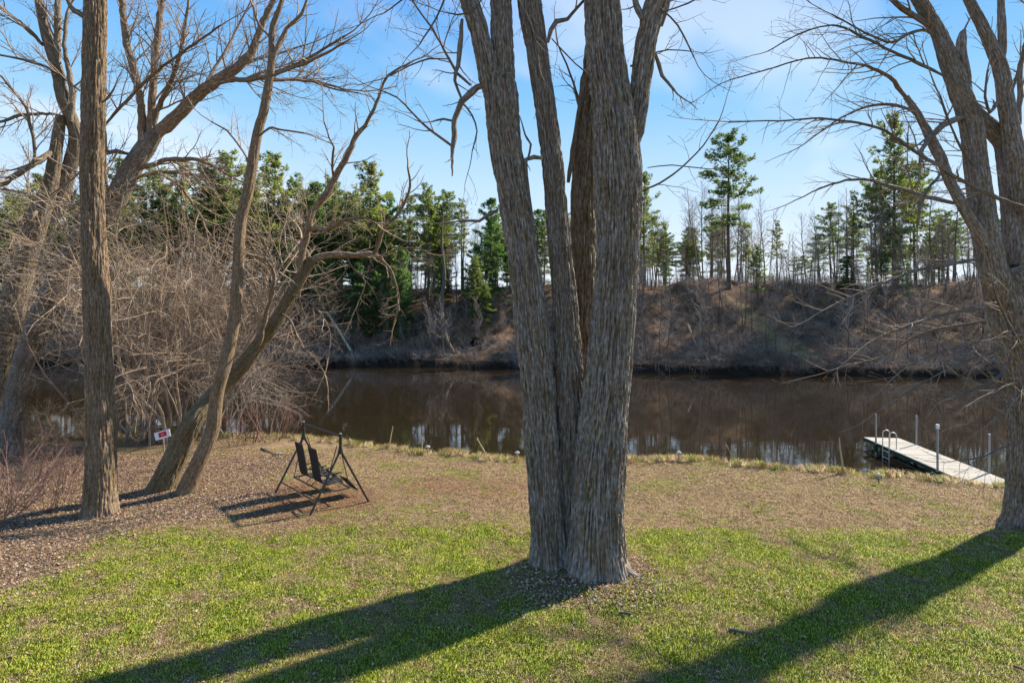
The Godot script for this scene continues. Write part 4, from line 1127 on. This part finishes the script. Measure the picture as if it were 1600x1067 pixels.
func rock_into(mb: MB, size: Vector3, sd: int) -> void:
	var nz := FastNoiseLite.new()
	nz.seed = sd; nz.frequency = 0.9
	var w := 14
	var h := 9
	for j in h + 1:
		for i in w + 1:
			var a := TAU * (i % w) / w
			var b := PI * j / h
			var q := Vector3(cos(a) * sin(b), cos(b), sin(a) * sin(b))
			mb.vert(q * size * (1.0 + 0.35 * nz.get_noise_3dv(q)), q, Vector2(i, j) / 8.0, Color.WHITE)
	for j in h:
		for i in w:
			var a := j * (w + 1) + i
			for k in [a, a + 1, a + w + 1, a + 1, a + w + 2, a + w + 1]: mb.ix.push_back(k)

# ------------------------------------------------------------------ ground cover
func scatter(called: String, mesh: Mesh, m: Material, xf: Array, cols: Array, label: String, category: String) -> void:
	var mm := MultiMesh.new()
	mm.transform_format = MultiMesh.TRANSFORM_3D
	mm.use_colors = cols.size() > 0
	mm.mesh = mesh
	mm.instance_count = xf.size()
	for i in xf.size():
		mm.set_instance_transform(i, xf[i])
		if cols.size() > 0: mm.set_instance_color(i, cols[i])
	var o := MultiMeshInstance3D.new()
	o.name = numbered(called)
	o.multimesh = mm
	o.material_override = m
	add_child(o)
	tag(o, label, category, "", "stuff")
func tuft(r: RandomNumberGenerator, blades: int, spread: float, h: float, w: float, flop: float) -> ArrayMesh:
	var mb := MB.new()
	for k in blades:
		var a := r.randf_range(0, TAU)
		var q := Vector3(cos(a), 0, sin(a)) * sqrt(r.randf()) * spread
		var b := r.randf_range(0, TAU)
		var side := Vector3(cos(b), 0, sin(b)) * w * r.randf_range(0.7, 1.3)
		var out := Vector3(-sin(b) + r.randf_range(-0.5, 0.5), 0, cos(b)) * flop * r.randf_range(-1.0, 1.0)
		var l := h * r.randf_range(0.55, 1.2)
		var mid := q + Vector3.UP * l * 0.62 + out * l * 0.35
		var tip := q + Vector3.UP * l * r.randf_range(0.75, 1.0) + out * l
		var f := r.randf_range(0.75, 1.2)
		var c := Color(f * r.randf_range(0.9, 1.15), f, f * r.randf_range(0.85, 1.1))
		var nn := (Vector3.UP * 0.7 + out.normalized() * 0.3 + side.normalized().cross(Vector3.UP) * 0.4).normalized()
		mb.tri(q - side, mid - side * 0.8, q + side, c, nn)
		mb.tri(q + side, mid - side * 0.8, mid + side * 0.8, c, nn)
		mb.tri(mid - side * 0.8, tip, mid + side * 0.8, c, nn)
	return mb.mesh()
func leaf_mesh(r: RandomNumberGenerator) -> ArrayMesh:
	var mb := MB.new()
	var s := 0.034
	var rim := PackedVector3Array()
	var n := 10
	for k in n:
		var a := TAU * k / n
		var l := s * (1.15 if k % 2 == 0 else 0.62) * r.randf_range(0.8, 1.2)
		var p := Vector3(cos(a) * l, 0, sin(a) * l * 0.8)
		p.y = 0.35 * absf(p.z) + 0.3 * p.x * p.x / s + r.randf_range(-0.004, 0.006)
		rim.push_back(p)
	for k in n:
		mb.tri(Vector3(0, 0.002, 0), rim[k], rim[(k + 1) % n], Color.WHITE)
	return mb.mesh()
func build_ground_cover() -> void:
	var r := RandomNumberGenerator.new()
	r.seed = 99
	var short := []
	for k in 3: short.push_back(tuft(r, 36, 0.10, 0.038, 0.0038, 0.8))
	var thin := []
	for k in 2: thin.push_back(tuft(r, 16, 0.09, 0.042, 0.003, 0.9))
	var long: Array = []
	for k in 2: long.push_back(tuft(r, 40, 0.09, 0.26, 0.004, 1.1))
	var green := [lin(0.33, 0.39, 0.045), lin(0.47, 0.49, 0.07), lin(0.24, 0.33, 0.04)]
	var straw := [lin(0.50, 0.38, 0.22), lin(0.44, 0.32, 0.19), lin(0.56, 0.45, 0.27)]
	var brown := [lin(0.46, 0.32, 0.21), lin(0.38, 0.25, 0.165), lin(0.54, 0.41, 0.275)]
	var sx := [[], [], []]
	var sc := [[], [], []]
	var tx := [[], []]
	var tc := [[], []]
	for i in 120000:
		# even over the view's wedge of ground
		var d := sqrt(r.randf_range(6.3 * 6.3, 20.5 * 20.5))
		var x := r.randf_range(-0.98, 0.98) * d
		if d - along(EDGE, x) > -0.15: continue
		var la := lawn_amount(x, d)
		var patchy := 0.55 + 0.7 * n2.get_noise_2d(x * 12.0, d * 12.0) + 0.6 * n2.get_noise_2d(x * 37.0, d * 37.0) + 0.4 * n1.get_noise_2d(x * 8.0 + 300.0, d * 8.0)
		var p := Vector3(x, near_h(x, d) - 0.004, -d)
		var b := Basis.from_euler(Vector3(r.randf_range(-0.15, 0.15), r.randf_range(0, TAU), r.randf_range(-0.15, 0.15)))
		if r.randf() < la * clampf(0.12 + patchy * 1.15, 0.10, 1.0):
			var k := r.randi() % 3
			var dry := clampf(0.76 - patchy * 0.95 + r.randf_range(-0.3, 0.3), 0.0, 1.0)
			var c: Color = green[r.randi() % 3].lerp(straw[r.randi() % 3], dry)
			sx[k].push_back(Transform3D(b.scaled(Vector3.ONE * r.randf_range(0.7, 1.2) * clampf(0.7 + patchy * 0.5, 0.6, 1.4)), p))
			sc[k].push_back(jitter(c, 0.2, r))
		elif r.randf() < (0.55 - 0.45 * soil_amount(x, d)) * (1.0 - 0.75 * litter_amount(x, d)):
			var k := r.randi() % 2
			var gp := green_patch(x, d)
			var c: Color = straw[r.randi() % 3] if r.randf() < 0.35 else brown[r.randi() % 3]
			if r.randf() < gp * 0.85 or r.randf() < 0.10: c = green[r.randi() % 3].lerp(c, r.randf_range(0.0, 0.4))
			tx[k].push_back(Transform3D(b.scaled(Vector3(1.1, r.randf_range(0.5, 1.0), 1.1)), p))
			tc[k].push_back(jitter(c, 0.2, r))
	for k in 3: scatter("lawn_grass", short[k], M.blade, sx[k], sc[k], "short green spring grass on the lawn", "grass")
	for k in 2: scatter("thin_grass", thin[k], M.blade, tx[k], tc[k], "thin dry grass between the lawn and the river", "grass")
	# straw hanging over the bank lip
	for k in 2:
		var xf := []
		var cols := []
		for i in 1500:
			var x := r.randf_range(-22, 17)
			var d := edge_d(x) + r.randf_range(-0.55, 0.28) * (1.0 if r.randf() < 0.7 else 0.5)
			var dens := 0.55 + 0.9 * n1.get_noise_2d(x * 18.0, 33.0)
			if r.randf() > dens: continue
			var s := r.randf_range(0.45, 1.1)
			xf.push_back(Transform3D(Basis.from_euler(Vector3(r.randf_range(-0.9, 0.1), r.randf_range(-0.6, 0.6), r.randf_range(-0.3, 0.3))).scaled(Vector3(s * 1.3, s * 0.8, s * 1.3)), Vector3(x, near_h(x, d), -d)))
			cols.push_back(jitter(straw[r.randi() % 3] if r.randf() < 0.86 else green[r.randi() % 3], 0.22, r))
		scatter("bank_straw", long[k], M.blade, xf, cols, "matted straw hanging over the lip of the near bank", "grass")
	# fallen leaves
	var tones := [lin(0.31, 0.215, 0.14), lin(0.24, 0.155, 0.10), lin(0.40, 0.30, 0.215), lin(0.17, 0.11, 0.078), lin(0.32, 0.24, 0.18), lin(0.27, 0.165, 0.10)]
	var leaves := [leaf_mesh(r), leaf_mesh(r), leaf_mesh(r)]
	var lx := [[], [], []]
	var lc := [[], [], []]
	for i in 260000:
		var d := sqrt(r.randf_range(6.3 * 6.3, 20.5 * 20.5))
		var x := r.randf_range(-0.98, 0.98) * d
		if d - along(EDGE, x) > -0.2: continue
		var li := litter_amount(x, d)
		var la := lawn_amount(x, d)
		var clump := smoothstep(0.05, 0.5, n2.get_noise_2d(x * 16.0 + 70.0, d * 16.0))
		var want := maxf(li * 0.95, 0.26 * (1.0 - la) + 0.08 + 0.30 * clump)
		if r.randf() > want: continue
		var k := r.randi() % 3
		var b := Basis.from_euler(Vector3(r.randf_range(-0.6, 0.6), r.randf_range(0, TAU), r.randf_range(-0.6, 0.6)))
		if r.randf() < 0.3: b = b * Basis.from_euler(Vector3(PI, 0, 0))
		lx[k].push_back(Transform3D(b.scaled(Vector3.ONE * (r.randf_range(0.3, 0.85) if li > 0.3 or r.randf() < 0.13 else r.randf_range(0.25, 0.6))), Vector3(x, near_h(x, d) + 0.012 + 0.02 * la + r.randf() * 0.02 * li, -d)))
		lc[k].push_back(jitter(tones[r.randi() % 6], 0.25, r))
	for k in 3: scatter("fallen_leaves", leaves[k], M.leaf, lx[k], lc[k], "dry fallen leaves strewn over the ground", "leaves")
	# dead weed stalks on the bank, each its own thing
	for q in [[606, 703, 614, 668, 2.2, "bent dry weed stalk on the bank right of the swing"], [658, 702, 660, 684, 2.0, "short forked dry stalk on the bank between swing and nearest path light"], [761, 712, 745, 684, 2.4, "reddish dry stalk on the bank left of the middle maple"], [1148, 716, 1134, 690, 1.4, "thin curved dry stalk on the bank right of the middle maple"], [1210, 722, 1209, 688, 1.2, "thin upright dry stalk on the bank between path light and stake"], [1318, 726, 1312, 684, 3.4, "thick pale broken stake standing on the bank left of the dock"], [1196, 720, 1195, 704, 1.4, "short curled dry stalk on the bank"]]:
		var x: float = (q[0] - CX) / F * 19.0
		var d := edge_d(x) - 0.15
		x = (q[0] - CX) / F * d
		var foot := Vector3(x, near_h(x, d) - 0.03, -d)
		var o := thing("weed_stalk", foot, q[5], "stalk")
		var tip: Vector3 = px(q[2], q[3], d) - foot
		var mb := MB.new()
		var w: float = q[4] * d / F / 2.0
		mb.twig(PackedVector3Array([Vector3.ZERO, tip * 0.35 + Vector3(0.01, 0.02, 0), tip * 0.7 + Vector3(-0.01, 0.02, 0), tip]), PackedFloat32Array([w, w * 0.9, w * 0.75, w * 0.5]), lin(0.42, 0.32, 0.20), 5)
		for k in (4 if q[4] < 3 else 0):
			var at := tip * r.randf_range(0.6, 0.98)
			var dd := (tip.normalized() + any_dir(r) * 0.8).normalized() * r.randf_range(0.04, 0.12)
			mb.twig(PackedVector3Array([at, at + dd * 0.5, at + dd]), PackedFloat32Array([w * 0.5, w * 0.5, w * 0.3]), lin(0.40, 0.28, 0.17))
		put("stem", mb, M.twig, o)
	# sticks on the lawn
	for q in [[1140, 985, 1183, 993, 5, "dark broken stick lying on the right side of the lawn"], [968, 962, 988, 963, 4, "short pale stick on the grass in front of the middle maple"], [1585, 1042, 1604, 1050, 4, "short dark stick at the lower right corner of the lawn"], [408, 704, 428, 713, 3, "dark stick on the turf behind the swing"], [430, 714, 442, 712, 7, "dark clump of wood beside the swing's rear leg"]]:
		var da: float = EYE * F / (q[1] - CY)
		var db: float = EYE * F / (q[3] - CY)
		var a := Vector3((q[0] - CX) / F * da, 0, -da)
		var b := Vector3((q[2] - CX) / F * db, 0, -db)
		a.y = near_h(a.x, da) + 0.03
		b.y = near_h(b.x, db) + 0.03
		var o := thing("stick", a, q[5], "stick")
		var s := smooth([[Vector3.ZERO, q[4] * da / F / 2.0], [(b - a) * 0.5 + Vector3(0, 0.01, 0.015), q[4] * da / F / 2.2], [b - a, q[4] * da / F / 4.0]], 0.06)
		var mb := MB.new()
		mb.tube(s[0], s[1], 8, Color.WHITE, 1.0, 1.0)
		put("wood", mb, M.bark, o)

# ------------------------------------------------------------------ made things
func build_swing() -> void:
	var c := Vector3(-4.94, 0, -14.87)
	c.y = near_h(c.x, 14.87)
	var o := thing("garden_swing", c, "black metal frame garden swing with two sling chairs facing the river", "swing")
	var bx := Vector3(0.665, 0, 0.747).normalized()   # along the beam, towards the camera
	var s := Vector3(0.747, 0, -0.665).normalized()   # the way the chairs face
	var up := Vector3.UP
	var foot_y := func(p: Vector3) -> Vector3: return Vector3(p.x, near_h(p.x + c.x, -(p.z + c.z)) - c.y - 0.01, p.z)
	var part := func(called: String, m: Material, parent: Node, fill: Callable) -> MeshInstance3D:
		var mb := MB.new()
		fill.call(mb)
		return put(called, mb, m, parent)
	var w := Color.WHITE
	part.call("beam", M.black_metal, o, func(mb): mb.bar(bx * -1.16 + up * 1.74, bx * 1.16 + up * 1.74, 0.026, w, 12))
	for e: float in [-1.0, 1.0]:
		part.call("post", M.black_metal, o, func(mb):
			mb.bar(bx * 1.14 * e + up * 1.30, bx * 1.14 * e + up * 1.79, 0.036, w, 12))
		part.call("cap", M.alu, o, func(mb):
			mb.bar(bx * 1.14 * e + up * 1.79, bx * 1.14 * e + up * 1.81, 0.028, w, 10))
		for g: float in [-1.0, 1.0]:
			var f: Vector3 = foot_y.call(bx * 1.14 * e + s * 0.76 * g)
			part.call("leg", M.black_metal, o, func(mb):
				mb.tube(PackedVector3Array([bx * 1.14 * e + up * 1.46 + s * 0.02 * g, bx * 1.14 * e + up * 1.30 + s * 0.05 * g, f]), PackedFloat32Array([0.024, 0.026, 0.026]), 10, w))
			part.call("hanger", M.black_metal, o, func(mb):
				mb.bar(bx * 1.02 * e + up * 1.50 + s * 0.03 * g, bx * 0.95 * e + up * 0.40 + s * 0.33 * g, 0.011, w, 6))
	part.call("crossbar", M.black_metal, o, func(mb): mb.bar(bx * -1.14 + s * -0.62 + up * 0.27, bx * 1.14 + s * -0.62 + up * 0.27, 0.016, w, 8))
	part.call("platform_frame", M.black_metal, o, func(mb):
		for g: float in [-1.0, 1.0]:
			mb.bar(bx * -0.97 + s * 0.33 * g + up * 0.38, bx * 0.97 + s * 0.33 * g + up * 0.38, 0.019, w, 8)
			mb.bar(bx * 0.97 * g - s * 0.34 + up * 0.38, bx * 0.97 * g + s * 0.34 + up * 0.38, 0.019, w, 8))
	for k: float in [-0.46, 0.40]:
		var ch := Node3D.new()
		ch.name = "chair"
		o.add_child(ch, true)
		var p0 := bx * k
		# side profile of the sling: back top, back foot, seat front, leg rest
		var prof := [[-0.40, 1.36], [-0.37, 1.22], [-0.31, 0.90], [-0.27, 0.62], [-0.23, 0.52], [-0.12, 0.46], [0.18, 0.49], [0.32, 0.52]]
		var rest := [[0.42, 0.52], [0.62, 0.30], [0.70, 0.20]]
		for q in [["sling", prof, 0.225], ["leg_rest", rest, 0.21]]:
			part.call(q[0], M.sling, ch, func(mb):
				var line: Array = q[1]
				for i in line.size() - 1:
					var a: Vector3 = p0 + s * line[i][0] + up * line[i][1]
					var b: Vector3 = p0 + s * line[i + 1][0] + up * line[i + 1][1]
					var nn := (b - a).cross(bx).normalized() * 0.006
					var wd: Vector3 = bx * q[2]
					mb.quad(a - wd + nn, a + wd + nn, b + wd + nn, b - wd + nn, w)
					mb.quad(b - wd - nn, b + wd - nn, a + wd - nn, a - wd - nn, w))
			for e: float in [-1.0, 1.0]:
				part.call("side_tube", M.black_metal, ch, func(mb):
					var pp := PackedVector3Array()
					var rr := PackedFloat32Array()
					for v in q[1]:
						pp.push_back(p0 + s * v[0] + up * v[1] + bx * (q[2] + 0.012) * e)
						rr.push_back(0.013)
					mb.tube(pp, rr, 8, w))
		part.call("top_rail", M.black_metal, ch, func(mb): mb.bar(p0 + s * -0.405 + up * 1.375 - bx * 0.24, p0 + s * -0.405 + up * 1.375 + bx * 0.24, 0.014, w))
		part.call("foot_rail", M.black_metal, ch, func(mb): mb.bar(p0 + s * 0.71 + up * 0.185 - bx * 0.24, p0 + s * 0.71 + up * 0.185 + bx * 0.24, 0.013, w))
		for e: float in [-1.0, 1.0]:
			part.call("armrest", M.black_metal, ch, func(mb):
				var x := Transform3D(Basis(bx, up, bx.cross(up)), p0 + s * -0.02 + up * 0.73 + bx * 0.275 * e)
				mb.box(x, Vector3(0.055, 0.028, 0.50), w, 0.008))
			part.call("support", M.black_metal, ch, func(mb):
				mb.bar(p0 + s * 0.16 + up * 0.72 + bx * 0.275 * e, p0 + s * -0.30 + up * 0.39 + bx * 0.26 * e, 0.011, w, 6)
				mb.bar(p0 + s * -0.22 + up * 0.72 + bx * 0.275 * e, p0 + s * 0.30 + up * 0.39 + bx * 0.26 * e, 0.011, w, 6))

func build_dock() -> void:
	var top := -0.60
	var a := Vector3(15.77, top, -25.8)                         # far corner nearest the camera's axis
	var t := Vector3(-1.11, 0, 6.9).normalized()                # towards the shore
	var s := Vector3(6.9, 0, 1.11).normalized()                 # across
	var width := 1.45
	var length := 9.4
	var o := thing("dock", Vector3(a.x, WATER, a.z), "pale plank dock on a dark green frame reaching into the river", "dock")
	var rel := a - o.position
	var basis_ := Basis(s, Vector3.UP, s.cross(Vector3.UP))
	var r := RandomNumberGenerator.new()
	r.seed = 5
	var sections := 8
	for k in sections:
		var panel := MB.new()
		var l := length / sections
		var n := 8
		var tone := r.randf_range(0.93, 1.05)
		for i in n:
			var c := rel + t * (k * l + (i + 0.5) * l / n) + s * width / 2 + Vector3(0, -0.016 + r.randf_range(-0.002, 0.002), 0)
			var f := tone * r.randf_range(0.82, 1.10)
			panel.box(Transform3D(basis_, c), Vector3(width, 0.03, l / n - (0.018 if i < n - 1 else 0.04)), Color(f, f * r.randf_range(0.98, 1.0), f * r.randf_range(0.95, 1.0)), 0.004)
		put("deck_panel", panel, M.deck, o)
	for e in [0.012, width - 0.012]:
		var fr := MB.new()
		var p: Vector3 = rel + s * e
		fr.box(Transform3D(basis_, p + t * length / 2 + Vector3(0, -0.085, 0)), Vector3(0.05, 0.10, length), Color.WHITE)
		fr.box(Transform3D(basis_, p + t * length / 2 + Vector3(0, -0.36, 0)), Vector3(0.035, 0.035, length), Color.WHITE)
		for i in 26:
			var u := t * (i * length / 26.0)
			var v := t * ((i + 1) * length / 26.0)
			fr.bar(p + u + Vector3(0, -0.35 if i % 2 else -0.13, 0), p + v + Vector3(0, -0.13 if i % 2 else -0.35, 0), 0.010, Color.WHITE, 5)
		put("side_truss", fr, M.green_steel, o)
	var ef := MB.new()
	ef.box(Transform3D(basis_, rel + s * width / 2 + Vector3(0, -0.10, 0) - t * 0.02), Vector3(width, 0.12, 0.03), Color.WHITE)
	for u in [0.0, 3.0, 6.2, 9.2]: ef.box(Transform3D(basis_, rel + s * width / 2 + Vector3(0, -0.36, 0) + t * u), Vector3(width - 0.08, 0.04, 0.04), Color.WHITE)
	put("cross_frame", ef, M.green_steel, o)
	for q in [[1.3, -0.05, 1.23, false], [1.35, width + 0.05, 1.22, false], [5.9, -0.05, 1.46, true], [6.0, width + 0.05, 1.32, false]]:
		var p: Vector3 = rel + t * q[0] + s * q[1]
		var mb := MB.new()
		mb.bar(p + Vector3(0, -1.4, 0), p + Vector3(0, q[2], 0), 0.036, Color.WHITE, 12)
		var post := put("post", mb, M.galv, o)
		var br := MB.new()
		br.box(Transform3D(basis_, p + Vector3(0, -0.2, 0)), Vector3(0.11, 0.34, 0.13), Color.WHITE, 0.01)
		put("bracket", br, M.green_steel, post)
		if q[3]:
			var cp := MB.new()
			cp.tube(PackedVector3Array([p + Vector3(0, q[2] - 0.02, 0), p + Vector3(0, q[2] + 0.07, 0), p + Vector3(0, q[2] + 0.09, 0), p + Vector3(0, q[2] + 0.13, 0)]), PackedFloat32Array([0.05, 0.055, 0.07, 0.05]), 12, Color.WHITE)
			put("cap", cp, M.white, post)
	# ladder: two hoops over the near side
	var ld := Node3D.new()
	ld.name = "ladder"
	o.add_child(ld, true)
	for u in [1.95, 2.5]:
		var mb := MB.new()
		var base: Vector3 = rel + t * u
		var pts := PackedVector3Array([base - s * 0.07 + Vector3(0, -1.05, 0), base - s * 0.07 + Vector3(0, 0.52, 0)])
		for k in 9:
			var an := PI * k / 8.0
			pts.push_back(base + s * (0.065 - 0.135 * cos(an)) + Vector3(0, 0.54 + 0.135 * sin(an), 0))
		pts.push_back(base + s * 0.20 + Vector3(0, 0.0, 0))
		var rr := PackedFloat32Array()
		for k in pts.size(): rr.push_back(0.021)
		mb.tube(pts, rr, 10, Color.WHITE)
		put("rail", mb, M.alu, ld)
	for y in [-0.15, -0.42, -0.69]:
		var mb := MB.new()
		mb.bar(rel + t * 1.95 - s * 0.07 + Vector3(0, y, 0), rel + t * 2.5 - s * 0.07 + Vector3(0, y, 0), 0.021, Color.WHITE, 8)
		put("rung", mb, M.alu, ld)
	# round dark float by the shore
	var fl := px(1458, 745, 19.0)
	var b := thing("rubber_float", Vector3(fl.x - 0.12, WATER + 0.12, fl.z), "round dark float lying in the water beside the dock", "float")
	var fm := MB.new()
	rock_into(fm, Vector3(0.42, 0.3, 0.36), 2)
	put("shell", fm, M.dark_rubber, b)

func build_small_things() -> void:
	# sign on a stake
	var d := 17.6
	var foot := px(258, 712, d)
	foot.y = near_h(foot.x, d)
	var o := thing("warning_sign", foot, "small tilted white sign with red panel on a thin stake beside the mossy trunk", "sign")
	var top: Vector3 = px(254, 680, d) - foot
	var stake := MB.new()
	stake.box(Transform3D(Basis(Vector3.RIGHT, top.normalized(), Vector3.RIGHT.cross(top.normalized())), top * 0.5), Vector3(0.035, top.length() + 0.1, 0.018), Color.WHITE)
	put("stake", stake, M.stake, o)
	var bs := Basis.from_euler(Vector3(-0.2, 0.12, deg_to_rad(17)))
	var board := MB.new()
	board.box(Transform3D(bs, top + Vector3(0, 0.02, 0.025)), Vector3(0.44, 0.235, 0.012), Color.WHITE, 0.003)
	var bd := put("board", board, M.white, o)
	var red := MB.new()
	red.box(Transform3D(bs, top + Vector3(0, 0.02, 0.025) + bs * Vector3(0.005, 0.012, 0.009)), Vector3(0.225, 0.145, 0.004), Color.WHITE, 0.001)
	put("red_panel", red, M.red, bd)
	var mk := MB.new()
	for q in [[-0.03, 0.0, 0.05, 0.02, 0.5], [0.025, 0.01, 0.05, 0.02, -0.4], [0.0, -0.025, 0.07, 0.012, 0.1]]:
		mk.box(Transform3D(bs * Basis.from_euler(Vector3(0, 0, q[4])), top + Vector3(0, 0.02, 0.025) + bs * Vector3(0.005 + q[0], 0.012 + q[1], 0.0125)), Vector3(q[2] * 0.7, q[3] * 0.6, 0.002), Color.WHITE, 0.0005)
	put("print_mark", mk, M.white, bd)
	# solar path lights on the bank
	for q in [[668, 694, "small path light on the bank right of the swing"], [808, 707, "small path light on the bank beside the left stem of the middle maple"], [1061, 709, "small path light on the bank right of the middle maple"], [1374, 732, "small path light on the bank in front of the dock ladder"]]:
		var x: float = (q[0] - CX) / F * 19.5
		var dd := edge_d(x) - 0.28
		x = (q[0] - CX) / F * dd
		var p := Vector3(x, near_h(x, dd), -dd)
		var l := thing("path_light", p, q[2], "lamp", "path lights on the bank")
		var h: float = 0.27
		var mb := MB.new()
		mb.bar(Vector3(0, -0.05, 0), Vector3(0, h - 0.10, 0), 0.012, Color.WHITE, 8)
		put("stake", mb, M.black_metal, l)
		mb = MB.new()
		mb.tube(PackedVector3Array([Vector3(0, h - 0.10, 0), Vector3(0, h, 0)]), PackedFloat32Array([0.035, 0.05]), 12, Color.WHITE)
		put("lens", mb, M.galv, l)
		mb = MB.new()
		mb.tube(PackedVector3Array([Vector3(0, h, 0), Vector3(0, h + 0.02, 0), Vector3(0, h + 0.045, 0)]), PackedFloat32Array([0.085, 0.08, 0.03]), 14, Color.WHITE)
		put("cap", mb, M.white, l)

func _ready() -> void:
	rng.seed = 2024
	n1.seed = 1; n1.frequency = 0.05; n1.fractal_octaves = 3
	n2.seed = 2; n2.frequency = 0.08; n2.fractal_octaves = 3
	n3.seed = 3; n3.frequency = 0.02; n3.fractal_octaves = 2
	var t0 := Time.get_ticks_msec()
	set_camera_and_light(); print("sky ", Time.get_ticks_msec() - t0)
	make_materials(); print("materials ", Time.get_ticks_msec() - t0)
	build_terrain(); print("terrain ", Time.get_ticks_msec() - t0)
	build_far_trees(); print("far ", Time.get_ticks_msec() - t0)
	middle_maple(); print("middle ", Time.get_ticks_msec() - t0)
	straight_maple()
	river_maples(); print("left ", Time.get_ticks_msec() - t0)
	leaning_pair()
	right_maple(); print("right ", Time.get_ticks_msec() - t0)
	build_thicket(); print("thicket ", Time.get_ticks_msec() - t0)
	build_swing()
	build_dock()
	build_small_things()
	build_ground_cover(); print("cover ", Time.get_ticks_msec() - t0)
	var tris := 0
	for m in find_children("*", "MeshInstance3D", true, false):
		tris += (m.mesh as ArrayMesh).surface_get_array_index_len(0) / 3
	print("triangles with copies ", tris)
	var uniq := {}
	for m in find_children("*", "MeshInstance3D", true, false): uniq[m.mesh] = true
	tris = 0
	for m in uniq: tris += (m as ArrayMesh).surface_get_array_index_len(0) / 3
	print("unique triangles ", tris)
